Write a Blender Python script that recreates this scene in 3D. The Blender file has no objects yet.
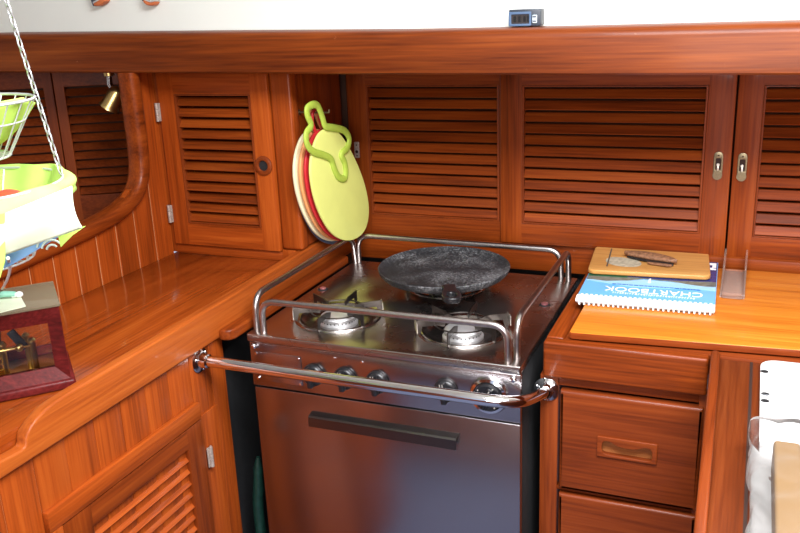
import bpy, bmesh, math, random
from mathutils import Vector, Matrix
random.seed(7)
PI = math.pi
sc = bpy.context.scene
COL = sc.collection

# ------------------------------------------------------------------ camera
F = 861.27
PITCH, ROLL, YAW = 0.300552512, 0.0414508446, -0.39687658
CAMZ = 1.4787
fw = Vector((math.sin(YAW)*math.cos(PITCH), math.cos(YAW)*math.cos(PITCH), -math.sin(PITCH)))
rt = Vector((math.cos(YAW), -math.sin(YAW), 0))
dn = fw.cross(rt)
r2 = rt*math.cos(ROLL) + dn*math.sin(ROLL)
d2 = dn*math.cos(ROLL) - rt*math.sin(ROLL)
CAM = Vector((0, 0, CAMZ))
cd = bpy.data.cameras.new('camera')
cam = bpy.data.objects.new('camera', cd)
COL.objects.link(cam)
cd.sensor_width = 36
cd.lens = F/800*36
cd.clip_start = 0.02
cam.matrix_world = Matrix(((r2.x, -d2.x, -fw.x, 0), (r2.y, -d2.y, -fw.y, 0), (r2.z, -d2.z, -fw.z, CAMZ), (0, 0, 0, 1)))
sc.camera = cam

def pl(px, py, P0, n):
    """the point of the plane (P0, n) seen at a pixel of the photograph"""
    d = r2*((px-400)/F) + d2*((py-266.5)/F) + fw
    n = Vector(n)
    return CAM + d*((Vector(P0)-CAM).dot(n)/d.dot(n))
def atz(px, py, z): return pl(px, py, (0, 0, z), (0, 0, 1))
def aty(px, py, y): return pl(px, py, (0, y, 0), (0, 1, 0))
def atx(px, py, x): return pl(px, py, (x, 0, 0), (1, 0, 0))

# ------------------------------------------------------------------ materials
def newmat(name):
    m = bpy.data.materials.new(name)
    m.use_nodes = True
    nt = m.node_tree
    for n in list(nt.nodes): nt.nodes.remove(n)
    out = nt.nodes.new('ShaderNodeOutputMaterial')
    b = nt.nodes.new('ShaderNodeBsdfPrincipled')
    nt.links.new(b.outputs[0], out.inputs[0])
    return m, nt, b

def plain(name, col, rough=.5, metal=0, coat=0, noise=.08, scale=60, bump=0, trans=0, ior=1.45, emis=None, spec=.5, sss=0):
    m, nt, b = newmat(name)
    L = nt.links.new
    tc = nt.nodes.new('ShaderNodeTexCoord')
    nz = nt.nodes.new('ShaderNodeTexNoise'); nz.inputs['Scale'].default_value = scale; nz.inputs['Detail'].default_value = 4
    L(tc.outputs['Object'], nz.inputs['Vector'])
    mp = nt.nodes.new('ShaderNodeMapRange')
    mp.inputs[1].default_value = .3; mp.inputs[2].default_value = .7
    mp.inputs[3].default_value = 1-noise; mp.inputs[4].default_value = 1+noise
    L(nz.outputs[0], mp.inputs[0])
    mx = nt.nodes.new('ShaderNodeVectorMath'); mx.operation = 'SCALE'
    mx.inputs[0].default_value = col[:3]
    L(mp.outputs[0], mx.inputs['Scale'])
    L(mx.outputs[0], b.inputs['Base Color'])
    b.inputs['Roughness'].default_value = rough
    b.inputs['Metallic'].default_value = metal
    b.inputs['Coat Weight'].default_value = coat
    b.inputs['Coat Roughness'].default_value = .1
    b.inputs['Transmission Weight'].default_value = trans
    b.inputs['IOR'].default_value = ior
    b.inputs['Specular IOR Level'].default_value = spec
    if bump:
        bp = nt.nodes.new('ShaderNodeBump'); bp.inputs['Strength'].default_value = bump; bp.inputs['Distance'].default_value = .002
        L(nz.outputs[0], bp.inputs['Height']); L(bp.outputs[0], b.inputs['Normal'])
    return m

def wood(name, axis, dark, mid, light, rough=.42, coat=.10, island=0.0, streak=.42, worn=0.0, contrast=1.25):
    m, nt, b = newmat(name)
    L = nt.links.new
    N = nt.nodes.new
    tc = N('ShaderNodeTexCoord')
    oi = N('ShaderNodeObjectInfo')
    geo = N('ShaderNodeNewGeometry')
    add = N('ShaderNodeVectorMath'); add.operation = 'MULTIPLY_ADD'
    cmb = N('ShaderNodeCombineXYZ')
    sm = N('ShaderNodeMath'); sm.operation = 'MULTIPLY_ADD'
    L(geo.outputs['Random Per Island'], sm.inputs[0]); sm.inputs[1].default_value = 3.1 if island else 0
    L(oi.outputs['Random'], sm.inputs[2])
    for i in range(3): L(sm.outputs[0], cmb.inputs[i])
    L(cmb.outputs[0], add.inputs[0]); add.inputs[1].default_value = (7.3, 5.1, 9.7); L(tc.outputs['Object'], add.inputs[2])
    def nz(across, along, det, dist):
        mp = N('ShaderNodeMapping')
        s = [across]*3; s['xyz'.index(axis)] = along
        mp.inputs['Scale'].default_value = s
        L(add.outputs[0], mp.inputs['Vector'])
        n = N('ShaderNodeTexNoise'); n.inputs['Scale'].default_value = 1; n.inputs['Detail'].default_value = det; n.inputs['Distortion'].default_value = dist
        L(mp.outputs[0], n.inputs['Vector'])
        return n
    a = nz(22, 1.6, 5, .8)
    f = nz(230, 7, 3, .2)
    g = nz(5, 2.5, 3, .4)
    cr = N('ShaderNodeValToRGB')
    e = cr.color_ramp.elements
    e[0].position = .5-.22/contrast; e[0].color = (*dark, 1)
    e[1].position = .5+.25/contrast; e[1].color = (*light, 1)
    k = e.new(.5); k.color = (*mid, 1)
    mixv = N('ShaderNodeMath'); mixv.operation = 'MULTIPLY_ADD'
    L(f.outputs[0], mixv.inputs[0]); mixv.inputs[1].default_value = streak
    s2 = N('ShaderNodeMath'); s2.operation = 'MULTIPLY_ADD'
    L(a.outputs[0], s2.inputs[0]); s2.inputs[1].default_value = .75-streak*.5
    s3 = N('ShaderNodeMath'); s3.operation = 'MULTIPLY'
    L(g.outputs[0], s3.inputs[0]); s3.inputs[1].default_value = .25-streak*.5+.0
    L(s3.outputs[0], s2.inputs[2])
    L(s2.outputs[0], mixv.inputs[2])
    L(mixv.outputs[0], cr.inputs[0])
    # per-object / per-plank value change
    hv = N('ShaderNodeMapRange')
    L(geo.outputs['Random Per Island'] if island else oi.outputs['Random'], hv.inputs[0])
    v = island if island else .08
    hv.inputs[3].default_value = 1-v; hv.inputs[4].default_value = 1+v
    sca = N('ShaderNodeVectorMath'); sca.operation = 'SCALE'
    L(cr.outputs[0], sca.inputs[0]); L(hv.outputs[0], sca.inputs['Scale'])
    last = sca.outputs[0]
    if worn:
        w = N('ShaderNodeTexNoise'); w.inputs['Scale'].default_value = 26; w.inputs['Detail'].default_value = 7; w.inputs['Roughness'].default_value = .75
        L(tc.outputs['Object'], w.inputs['Vector'])
        wr = N('ShaderNodeMapRange'); wr.inputs[1].default_value = .66; wr.inputs[2].default_value = .74
        wr.inputs[3].default_value = 0; wr.inputs[4].default_value = worn
        L(w.outputs[0], wr.inputs[0])
        mm = N('ShaderNodeMix'); mm.data_type = 'RGBA'
        L(wr.outputs[0], mm.inputs[0]); L(last, mm.inputs[6]); mm.inputs[7].default_value = (.62, .30, .15, 1)
        last = mm.outputs[2]
    L(last, b.inputs['Base Color'])
    b.inputs['Roughness'].default_value = rough
    b.inputs['Coat Weight'].default_value = coat
    b.inputs['Coat Roughness'].default_value = .12
    b.inputs['Specular IOR Level'].default_value = .2
    bp = N('ShaderNodeBump'); bp.inputs['Strength'].default_value = .12; bp.inputs['Distance'].default_value = .0015
    L(f.outputs[0], bp.inputs['Height']); L(bp.outputs[0], b.inputs['Normal'])
    return m

TEAK = dict(dark=(.085, .0135, .0018), mid=(.218, .0365, .0042), light=(.325, .067, .008))
GOLD = dict(dark=(.17, .028, .0034), mid=(.33, .057, .0065), light=(.45, .094, .012))
RED = dict(dark=(.10, .016, .0032), mid=(.20, .035, .006), light=(.28, .055, .010))
HONEY = dict(dark=(.32, .080, .008), mid=(.56, .165, .016), light=(.68, .25, .030))
W = {}
for ax in 'xyz':
    W[ax] = wood('varnished_teak_'+ax, ax, **TEAK)
    W['g'+ax] = wood('golden_teak_'+ax, ax, **GOLD)
    W['r'+ax] = wood('red_teak_'+ax, ax, **RED)
W['slat_x'] = wood('teak_slats_x', 'x', island=.16, **TEAK)
W['slat_y'] = wood('teak_slats_y', 'y', island=.12, **GOLD)
W['plank_z'] = wood('teak_planks_z', 'z', island=.12, **GOLD)
W['beam'] = wood('worn_teak_beam', 'x', worn=.45, dark=(.070, .011, .0016), mid=(.155, .029, .0035), light=(.24, .053, .0065))
W['top'] = wood('teak_worktop', 'y', rough=.2, coat=.6, worn=.2, **dict(dark=(.13, .020, .003), mid=(.30, .054, .007), light=(.42, .092, .013)))
W['block'] = wood('worn_teak_block', 'y', rough=.4, worn=.3, dark=(.06, .010, .002), mid=(.13, .024, .0045), light=(.20, .044, .009))
W['honey'] = wood('honey_board', 'x', rough=.3, coat=.25, worn=.15, **HONEY)
W['bamboo'] = wood('bamboo', 'x', rough=.4, coat=.15, **dict(dark=(.38, .17, .045), mid=(.52, .25, .07), light=(.62, .34, .11)))
W['mahogany'] = wood('mahogany', 'x', rough=.45, coat=.06, **dict(dark=(.045, .005, .005), mid=(.11, .009, .009), light=(.22, .022, .020)))
M = {
 'seam': plain('pale_groove', (.62, .30, .14), .6),
 'seamdark': plain('dark_seam', (.03, .012, .008), .7),
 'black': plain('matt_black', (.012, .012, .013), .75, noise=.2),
 'lockerdark': plain('shaded_locker_inside', (.05, .015, .006), .7),  # interior shade put into the colour, keeps slat gaps black
 'white': plain('white_paint', (.87, .90, .84), .55, noise=.015, scale=8),
 'whiteplastic': plain('white_plastic', (.9, .9, .9), .35, noise=.01),
 'chrome': plain('chrome', (.8, .8, .82), .12, 1, noise=.03),
 'tube': plain('satin_steel_tube', (.50, .47, .46), .3, 1, noise=.1, scale=120),
 'burner': plain('burner_alloy', (.62, .62, .63), .45, .75, noise=.08),
 'grate': plain('pan_support_steel', (.13, .115, .105), .35, 1, noise=.1),
 'tab': plain('bright_steel', (.75, .72, .65), .35, .9, noise=.05),
 'dish': plain('polished_dish', (.36, .33, .31), .22, 1, noise=.05),
 'knob': plain('black_plastic', (.012, .012, .014), .3, noise=.1, spec=.6),
 'pointer': plain('knob_pointer', (.6, .58, .52), .4, .4),
 'pink': plain('pink_lit_metal', (.75, .30, .32), .3, .8),  # pink reflection on the screw heads, coloured into the metal
 'iron': None,
 'brass': plain('brass', (.86, .62, .24), .28, 1, noise=.05),
 'brassold': plain('tarnished_brass', (.26, .21, .13), .35, .9, noise=.15, scale=300),
 'hinge': plain('hinge_metal', (.50, .42, .37), .45, .5, noise=.2, scale=200),
 'lime': plain('lime_cloth', (.55, .82, .14), .8, noise=.08, scale=40),
 'paleLime': plain('pale_lime_cloth', (.74, .80, .60), .8, noise=.06, scale=40),  # overexposed white of the flap put into its colour; card shares it
 'limepale': plain('overexposed_lime_cloth', (.50, .74, .16), .8, noise=.06, scale=40),  # lower liner: overexposure toned into the lime colour
 'green': plain('green_rubber', (.42, .56, .07), .5, noise=.04),
 'paleyellow': plain('pale_green_board', (.76, .80, .22), .45, noise=.03, scale=25),
 'red': plain('red_board', (.55, .025, .03), .4, noise=.04),
 'orange': plain('orange_board', (.85, .38, .14), .45, noise=.04),
 'cream': plain('cream_board', (.86, .80, .52), .45, noise=.03),
 'blue': plain('slate_blue_board', (.07, .10, .17), .45, noise=.05),
 'tomato': plain('red_skin', (.75, .06, .03), .35, noise=.06),
 'bluebag': plain('blue_print', (.22, .42, .75), .5, noise=.04),
 'paleprint': plain('pale_print', (.62, .75, .68), .5, noise=.03),
 'cover': plain('blue_cover', (.16, .50, .92), .25, noise=.06, scale=20, coat=.3),
 'coverlight': plain('light_blue_cover', (.34, .66, .93), .25, noise=.04),
 'navy': plain('navy_print', (.02, .035, .16), .25, noise=.1),
 'land': plain('landscape_print', (.12, .14, .13), .3, noise=.4, scale=90),
 'greenprint': plain('green_print', (.01, .10, .05), .3, noise=.3),
 'ink': plain('dark_blue_ink', (.02, .12, .42), .4),
 'paper': plain('white_paper', (.88, .88, .86), .6, noise=.02),
 'greyprint': plain('grey_ink', (.35, .37, .40), .5),
 'brownpaper': plain('brown_paper', (.20, .10, .035), .7, noise=.1, scale=15),
 'tanpaper': plain('tan_paper', (.27, .155, .06), .7, noise=.06, scale=15),
 'hose': plain('green_hose', (.006, .030, .022), .4, noise=.4, scale=90),
 'clockbody': plain('clock_dark', (.04, .05, .07), .35, noise=.1),
 'clockrim': plain('clock_blue_grey', (.09, .15, .26), .35, noise=.04),
 'lcd': plain('lcd', (.045, .04, .04), .2, noise=.1),
 'lcddark': plain('lcd_digit', (.012, .012, .014), .3),
 'clockkey': plain('clock_key', (.60, .72, .78), .4),
 'terracotta': plain('terracotta', (.62, .17, .06), .6, noise=.1),
 'ceramic': plain('ceramic', (.62, .62, .62), .4, noise=.15, scale=250),
 'ceramicdark': plain('ceramic_dark', (.10, .11, .14), .4, noise=.2),
 'zinc': plain('zinc_chain', (.50, .51, .52), .35, .6, noise=.1),
 'wire': plain('white_wire', (.60, .62, .60), .4, .4),
 'cord': plain('white_cord', (.85, .85, .78), .7),
 'mint': plain('mint_plastic', (.25, .55, .42), .4),
 
 'baroDark': plain('dark_lever', (.02, .02, .025), .4, .3),
 'carpet': plain('slate_blue_carpet', (.13, .15, .24), .9, noise=.2, scale=200),
 'knifewood': plain('weathered_horn', (.22, .10, .05), .6, noise=.45, scale=180, bump=.4),
 'shoulder': plain('stained_print', (.42, .36, .26), .6, noise=.3, scale=120),
 'thread': plain('dark_thread', (.10, .07, .05), .8),
}
def steel(name, base, rough, axis='x', lo=.5):
    m, nt, b = newmat(name)
    L = nt.links.new; N = nt.nodes.new
    tc = N('ShaderNodeTexCoord'); mp = N('ShaderNodeMapping')
    s = [600, 600, 600]; s['xyz'.index(axis)] = 6
    mp.inputs['Scale'].default_value = s
    n = N('ShaderNodeTexNoise'); n.inputs['Scale'].default_value = 1; n.inputs['Detail'].default_value = 2
    L(tc.outputs['Object'], mp.inputs[0]); L(mp.outputs[0], n.inputs[0])
    n2 = N('ShaderNodeTexNoise'); n2.inputs['Scale'].default_value = 9; n2.inputs['Detail'].default_value = 4
    L(tc.outputs['Object'], n2.inputs[0])
    r = N('ShaderNodeMapRange'); r.inputs[1].default_value = .3; r.inputs[2].default_value = .7; r.inputs[3].default_value = rough-.02; r.inputs[4].default_value = rough+.03
    L(n2.outputs[0], r.inputs[0]); L(r.outputs[0], b.inputs['Roughness'])
    b.inputs['Base Color'].default_value = (*base, 1)
    b.inputs['Metallic'].default_value = 1
    bp = N('ShaderNodeBump'); bp.inputs['Strength'].default_value = .05; bp.inputs['Distance'].default_value = .0005
    L(n.outputs[0], bp.inputs['Height']); L(bp.outputs[0], b.inputs['Normal'])
    return m
M['steel'] = steel('brushed_steel', (.40, .37, .38), .24)
M['steeltop'] = steel('brushed_steel_top', (.46, .42, .40), .27)
M['steeldark'] = steel('dark_steel', (.13, .12, .115), .30)

def iron_mat():
    m, nt, b = newmat('speckled_iron')
    L = nt.links.new; N = nt.nodes.new
    tc = N('ShaderNodeTexCoord')
    n = N('ShaderNodeTexNoise'); n.inputs['Scale'].default_value = 210; n.inputs['Detail'].default_value = 5; n.inputs['Roughness'].default_value = .8
    n2 = N('ShaderNodeTexNoise'); n2.inputs['Scale'].default_value = 14; n2.inputs['Detail'].default_value = 4
    L(tc.outputs['Object'], n.inputs[0]); L(tc.outputs['Object'], n2.inputs[0])
    a = N('ShaderNodeMath'); a.operation = 'MULTIPLY_ADD'; L(n2.outputs[0], a.inputs[0]); a.inputs[1].default_value = .55; L(n.outputs[0], a.inputs[2])
    cr = N('ShaderNodeValToRGB'); e = cr.color_ramp.elements
    e[0].position = .66; e[0].color = (.012, .012, .014, 1); e[1].position = 1.04; e[1].color = (.26, .26, .27, 1)
    k = e.new(.80); k.color = (.032, .032, .036, 1)
    L(a.outputs[0], cr.inputs[0]); L(cr.outputs[0], b.inputs['Base Color'])
    b.inputs['Roughness'].default_value = .55
    bp = N('ShaderNodeBump'); bp.inputs['Strength'].default_value = .5; bp.inputs['Distance'].default_value = .001
    L(n.outputs[0], bp.inputs['Height']); L(bp.outputs[0], b.inputs['Normal'])
    return m
M['iron'] = iron_mat()

def glass_mat(name, col, alpha, rough=.05, metal=0.0, ior=1.5):
    """thin clear sheet: mostly see-through with a glossy surface"""
    m = bpy.data.materials.new(name); m.use_nodes = True
    nt = m.node_tree
    for n in list(nt.nodes): nt.nodes.remove(n)
    N = nt.nodes.new; L = nt.links.new
    out = N('ShaderNodeOutputMaterial'); mix = N('ShaderNodeMixShader'); tr = N('ShaderNodeBsdfTransparent'); p = N('ShaderNodeBsdfPrincipled')
    tr.inputs[0].default_value = (*[1-.3*(1-c) for c in col], 1)
    p.inputs['Base Color'].default_value = (*col, 1); p.inputs['Roughness'].default_value = rough; p.inputs['Metallic'].default_value = metal
    fr = N('ShaderNodeFresnel'); fr.inputs[0].default_value = ior
    ad = N('ShaderNodeMath'); ad.operation = 'ADD'; ad.use_clamp = True; ad.inputs[1].default_value = alpha
    L(fr.outputs[0], ad.inputs[0])
    L(ad.outputs[0], mix.inputs[0]); L(tr.outputs[0], mix.inputs[1]); L(p.outputs[0], mix.inputs[2]); L(mix.outputs[0], out.inputs[0])
    return m
M['baroTop'] = glass_mat('reflection_tint_glass', (.36, .28, .18), .42, .12)  # brownish tint stands in for reflections on the glass case top
M['glass'] = glass_mat('clear_glass', (.9, .92, .9), .01, .03, 1.0)
M['acrylic'] = glass_mat('clear_acrylic', (.80, .60, .50), .07, .12)
M['film'] = glass_mat('clear_plastic_film', (.42, .41, .40), .010, .26, 0.0, 1.3)

# ------------------------------------------------------------------ mesh builder
class MB:
    def __init__(s): s.bm = bmesh.new()
    def _merge(s, b2, mi=0, mat=None):
        if mat is not None: bmesh.ops.transform(b2, matrix=mat, verts=b2.verts)
        for f in b2.faces: f.material_index = mi
        me = bpy.data.meshes.new('tmp'); b2.to_mesh(me); b2.free()
        n0 = len(s.bm.faces)
        s.bm.from_mesh(me)
        bpy.data.meshes.remove(me)
        return s
    def box(s, x0, x1, y0, y1, z0, z1, bev=.002, seg=2, mi=0, mat=None):
        b = bmesh.new()
        bmesh.ops.create_cube(b, size=1)
        sx, sy, sz = abs(x1-x0), abs(y1-y0), abs(z1-z0)
        bmesh.ops.transform(b, matrix=Matrix.Translation(((x0+x1)/2, (y0+y1)/2, (z0+z1)/2)) @ Matrix.Diagonal((sx, sy, sz, 1)), verts=b.verts)
        bev = min(bev, .45*min(sx, sy, sz))
        if bev > 0: bmesh.ops.bevel(b, geom=b.edges[:], offset=bev, segments=seg, profile=.5, affect='EDGES')
        return s._merge(b, mi, mat)
    def cyl(s, p0, p1, r, r1=None, seg=24, mi=0, caps=True):
        p0, p1 = Vector(p0), Vector(p1); d = p1-p0
        b = bmesh.new()
        bmesh.ops.create_cone(b, cap_ends=caps, segments=seg, radius1=r, radius2=r if r1 is None else r1, depth=d.length)
        q = d.to_track_quat('Z', 'Y').to_matrix().to_4x4()
        return s._merge(b, mi, Matrix.Translation((p0+p1)/2) @ q)
    def sphere(s, c, r, mi=0, seg=16, scale=(1, 1, 1), mat=None):
        b = bmesh.new()
        bmesh.ops.create_uvsphere(b, u_segments=seg, v_segments=max(6, seg//2), radius=r)
        T = Matrix.Translation(c) @ (mat if mat else Matrix()) @ Matrix.Diagonal((*scale, 1))
        return s._merge(b, mi, T)
    def lathe(s, prof, c=(0, 0, 0), seg=48, mi=0, mat=None, closed=False):
        """profile of (r, z) turned about z"""
        b = bmesh.new(); rings = []
        for r, z in prof:
            if r < 1e-6: rings.append([b.verts.new((0, 0, z))])
            else: rings.append([b.verts.new((r*math.cos(2*PI*i/seg), r*math.sin(2*PI*i/seg), z)) for i in range(seg)])
        pairs = list(zip(rings, rings[1:]))
        if closed: pairs.append((rings[-1], rings[0]))
        for A, B in pairs:
            for i in range(seg):
                j = (i+1) % seg
                if len(A) == 1 and len(B) == 1: continue
                if len(A) == 1: b.faces.new((A[0], B[i], B[j]))
                elif len(B) == 1: b.faces.new((A[i], A[j], B[0]))
                else: b.faces.new((A[i], A[j], B[j], B[i]))
        bmesh.ops.recalc_face_normals(b, faces=b.faces)
        return s._merge(b, mi, Matrix.Translation(c) @ (mat if mat else Matrix()))
    def tube(s, pts, r, seg=12, mi=0, closed=False, flat=None, caps=True):
        """round tube along points; flat=(axis, factor) squashes the section along a world axis"""
        P = [Vector(p) for p in pts]; n = len(P)
        b = bmesh.new(); rings = []
        up = None
        for i in range(n):
            if closed: t = (P[(i+1) % n]-P[i-1]).normalized()
            else: t = (P[min(i+1, n-1)]-P[max(i-1, 0)]).normalized()
            if up is None:
                up = Vector((0, 0, 1)) if abs(t.z) < .9 else Vector((1, 0, 0))
            u = (up - t*up.dot(t)).normalized(); up = u
            w = t.cross(u)
            rr = r[i] if isinstance(r, (list, tuple)) else r
            ring = []
            for k in range(seg):
                o = u*math.cos(2*PI*k/seg)*rr + w*math.sin(2*PI*k/seg)*rr
                if flat: o -= Vector(flat[0])*o.dot(Vector(flat[0]))*(1-flat[1])
                ring.append(b.verts.new(P[i]+o))
            rings.append(ring)
        m = n if closed else n-1
        for i in range(m):
            A, B = rings[i], rings[(i+1) % n]
            for k in range(seg):
                l = (k+1) % seg
                b.faces.new((A[k], A[l], B[l], B[k]))
        if not closed and caps:
            b.faces.new(rings[0][::-1]); b.faces.new(rings[-1])
        bmesh.ops.recalc_face_normals(b, faces=b.faces)
        return s._merge(b, mi)
    def poly(s, loops, depth, mat=None, bev=0, mi=0, res=2):
        """filled 2-D outline (further loops are holes) with thickness, centred on z=0 of its own frame"""
        cu = bpy.data.curves.new('tmp', 'CURVE'); cu.dimensions = '2D'; cu.fill_mode = 'BOTH'
        cu.extrude = max(0, depth/2-bev); cu.bevel_depth = bev; cu.bevel_resolution = res; cu.offset = -bev
        for lp in loops:
            sp = cu.splines.new('POLY'); sp.points.add(len(lp)-1)
            for p, q in zip(sp.points, lp): p.co = (q[0], q[1], 0, 1)
            sp.use_cyclic_u = True
        o = bpy.data.objects.new('tmp', cu)
        COL.objects.link(o)
        dg = bpy.context.evaluated_depsgraph_get()
        me = bpy.data.meshes.new_from_object(o.evaluated_get(dg))
        bpy.data.objects.remove(o); bpy.data.curves.remove(cu)
        b = bmesh.new(); b.from_mesh(me); bpy.data.meshes.remove(me)
        bmesh.ops.remove_doubles(b, verts=b.verts, dist=1e-6)
        return s._merge(b, mi, mat)
    def text(s, body, size, mat, depth=.0002, mi=0, align='CENTER', font_scale=1.0):
        cu = bpy.data.curves.new('tmp', 'FONT'); cu.body = body; cu.size = size; cu.extrude = depth; cu.align_x = align; cu.align_y = 'CENTER'
        cu.offset = font_scale
        o = bpy.data.objects.new('tmp', cu); COL.objects.link(o)
        dg = bpy.context.evaluated_depsgraph_get()
        me = bpy.data.meshes.new_from_object(o.evaluated_get(dg))
        bpy.data.objects.remove(o); bpy.data.curves.remove(cu)
        b = bmesh.new(); b.from_mesh(me); bpy.data.meshes.remove(me)
        return s._merge(b, mi, mat)
    def grid(s, fn, nu, nv, mi=0, closed_u=False):
        b = bmesh.new()
        V = [[b.verts.new(fn(i/(nu-(0 if closed_u else 1)), j/(nv-1))) for j in range(nv)] for i in range(nu)]
        for i in range(nu if closed_u else nu-1):
            for j in range(nv-1):
                k = (i+1) % nu
                b.faces.new((V[i][j], V[k][j], V[k][j+1], V[i][j+1]))
        bmesh.ops.recalc_face_normals(b, faces=b.faces)
        return s._merge(b, mi)
    def build(s, name, mats, parent=None, smooth=40, origin=None, solid=0):
        me = bpy.data.meshes.new(name)
        if parent is not None: org = wloc(parent)
        else:
            if origin is None:
                xs = [v.co for v in s.bm.verts]
                lo = Vector([min(c[i] for c in xs) for i in range(3)]); hi = Vector([max(c[i] for c in xs) for i in range(3)])
                org = Vector(((lo.x+hi.x)/2, (lo.y+hi.y)/2, lo.z))
            else: org = Vector(origin)
        bmesh.ops.translate(s.bm, vec=-org, verts=s.bm.verts)
        s.bm.to_mesh(me); s.bm.free()
        for m in (mats if isinstance(mats, (list, tuple)) else [mats]): me.materials.append(m)
        o = bpy.data.objects.new(name, me); COL.objects.link(o)
        if parent is not None: o.parent = parent
        else: o.location = org
        if smooth:
            a = math.radians(smooth)
            me.polygons.foreach_set('use_smooth', [True]*len(me.polygons))
            b = bmesh.new(); b.from_mesh(me)
            for e in b.edges:
                if len(e.link_faces) == 2 and e.calc_face_angle(0) > a: e.smooth = False
            b.to_mesh(me); b.free()
        if solid:
            md = o.modifiers.new('thickness', 'SOLIDIFY'); md.thickness = solid; md.offset = 0
        return o
def wloc(o):
    v = Vector(o.location)
    while o.parent: o = o.parent; v += o.location
    return v
def tag(o, label=None, cat=None, group=None, kind=None):
    if label: o['label'] = label
    if cat: o['category'] = cat
    if group: o['group'] = group
    if kind: o['kind'] = kind
    return o
def thing(name, label, cat, loc, group=None):
    o = bpy.data.objects.new(name, None); o.empty_display_size = .05
    COL.objects.link(o); o.location = loc
    return tag(o, label, cat, group)
def struct(o): o['kind'] = 'structure'; return o
def frame(O, ex, ey, ez=None):
    ex, ey = Vector(ex).normalized(), Vector(ey).normalized()
    ez = ex.cross(ey).normalized() if ez is None else Vector(ez).normalized()
    return Matrix(((ex.x, ey.x, ez.x, O[0]), (ex.y, ey.y, ez.y, O[1]), (ex.z, ey.z, ez.z, O[2]), (0, 0, 0, 1)))
def rrect(x0, x1, y0, y1, r, n=6):
    out = []
    for cx, cy, a0 in ((x1-r, y1-r, 0), (x0+r, y1-r, 90), (x0+r, y0+r, 180), (x1-r, y0+r, 270)):
        for i in range(n+1):
            a = math.radians(a0+90*i/n); out.append((cx+r*math.cos(a), cy+r*math.sin(a)))
    return out
def circle(cx, cy, r, n=24): return [(cx+r*math.cos(2*PI*i/n), cy+r*math.sin(2*PI*i/n)) for i in range(n)]
def spline(pts, n=8, closed=True):
    P = [Vector(p) for p in pts]; m = len(P); out = []
    for i in range(m if closed else m-1):
        if closed: a, b, c, d = P[i-1], P[i], P[(i+1) % m], P[(i+2) % m]
        else: a, b, c, d = P[max(i-1, 0)], P[i], P[i+1], P[min(i+2, m-1)]
        for k in range(n):
            t = k/n
            out.append(.5*((2*b)+(c-a)*t+(2*a-5*b+4*c-d)*t*t+(3*b-a-3*c+d)*t**3))
    if not closed: out.append(P[-1])
    return out
def fillet(pts, r, n=6):
    """polyline with rounded corners"""
    P = [Vector(p) for p in pts]; out = [P[0]]
    for i in range(1, len(P)-1):
        a = (P[i-1]-P[i]); b = (P[i+1]-P[i]); d = min(r, a.length*.49, b.length*.49)
        A = P[i]+a.normalized()*d; B = P[i]+b.normalized()*d
        for k in range(n+1):
            t = k/n; out.append(A*(1-t)**2+P[i]*2*t*(1-t)+B*t*t)
    out.append(P[-1]); return out

def panels(name, mat, parent, boxes, bev=.001, seg=2):
    for q in boxes: MB().box(*q, bev, seg).build(name, mat, parent, smooth=30)
def frame_mesh(x, z, y0, y1, T=None, bev=.0015):
    """one joined door frame: x, z = outer, inner, inner, outer; stiles get material 0, rails 1"""
    b = bmesh.new()
    V = {(i, j, k): b.verts.new((x[i], (y0, y1)[k], z[j])) for i in range(4) for j in range(4) for k in range(2)}
    def face(ks, m):
        f = b.faces.new([V[k] for k in ks]); f.material_index = m; return f
    for i in range(3):
        for j in range(3):
            if (i, j) == (1, 1): continue
            m = 1 if i == 1 else 0
            for k in (0, 1): face([(i, j, k), (i+1, j, k), (i+1, j+1, k), (i, j+1, k)], m)
    for i in range(3):
        m = 1 if i == 1 else 0
        for j in (0, 3): face([(i, j, 0), (i+1, j, 0), (i+1, j, 1), (i, j, 1)], m)
        for j in (0, 3): face([(j, i, 0), (j, i+1, 0), (j, i+1, 1), (j, i, 1)], 0)
    for j in (1, 2): face([(1, j, 0), (2, j, 0), (2, j, 1), (1, j, 1)], 1)
    for j in (1, 2): face([(j, 1, 0), (j, 2, 0), (j, 2, 1), (j, 1, 1)], 0)
    bmesh.ops.recalc_face_normals(b, faces=b.faces)
    if bev: bmesh.ops.bevel(b, geom=[e for e in b.edges if len(e.link_faces) == 2 and e.calc_face_angle(0) > .5], offset=bev, segments=2, profile=.5, affect='EDGES')
    if T is not None: bmesh.ops.transform(b, matrix=T, verts=b.verts)
    out = MB()
    me = bpy.data.meshes.new('tmp'); b.to_mesh(me); b.free(); out.bm.from_mesh(me); bpy.data.meshes.remove(me)
    return out

def louvres(mb, O, ex, ez, width, z0, z1, n, nrm, mi=0, lean=.0105, th=.006, hf=.72):
    """n slats across a frame opening; nrm points out of the door"""
    ex, ez, nrm = Vector(ex), Vector(ez), Vector(nrm)
    pitch = (z1-z0)/n
    for i in range(n):
        zb = z0+i*pitch
        h = pitch*hf
        # section: lower edge out at the face, upper edge leaning inward
        b = bmesh.new()
        sec = [(-.003, 0.0012), (-.0008, 0.0), (.0005, .0015), (-lean+.0005, h), (-lean-.002, h+.0012), (-lean-th+.002, h), (-th-.0005, .003)]
        A = [b.verts.new(Vector(O)+nrm*a+ez*(zb+c)) for a, c in sec]
        B = [b.verts.new(Vector(O)+ex*width+nrm*a+ez*(zb+c)) for a, c in sec]
        k = len(sec)
        for j in range(k): b.faces.new((A[j], A[(j+1) % k], B[(j+1) % k], B[j]))
        b.faces.new(A); b.faces.new(B[::-1])
        bmesh.ops.recalc_face_normals(b, faces=b.faces)
        mb._merge(b, mi)
    return mb

# ================================================================== THE SETTING
struct(MB().box(-3.0, 1.6, -2.0, 2.2, -.04, 0, 0).build('floor', M['carpet'], smooth=0))
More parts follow.
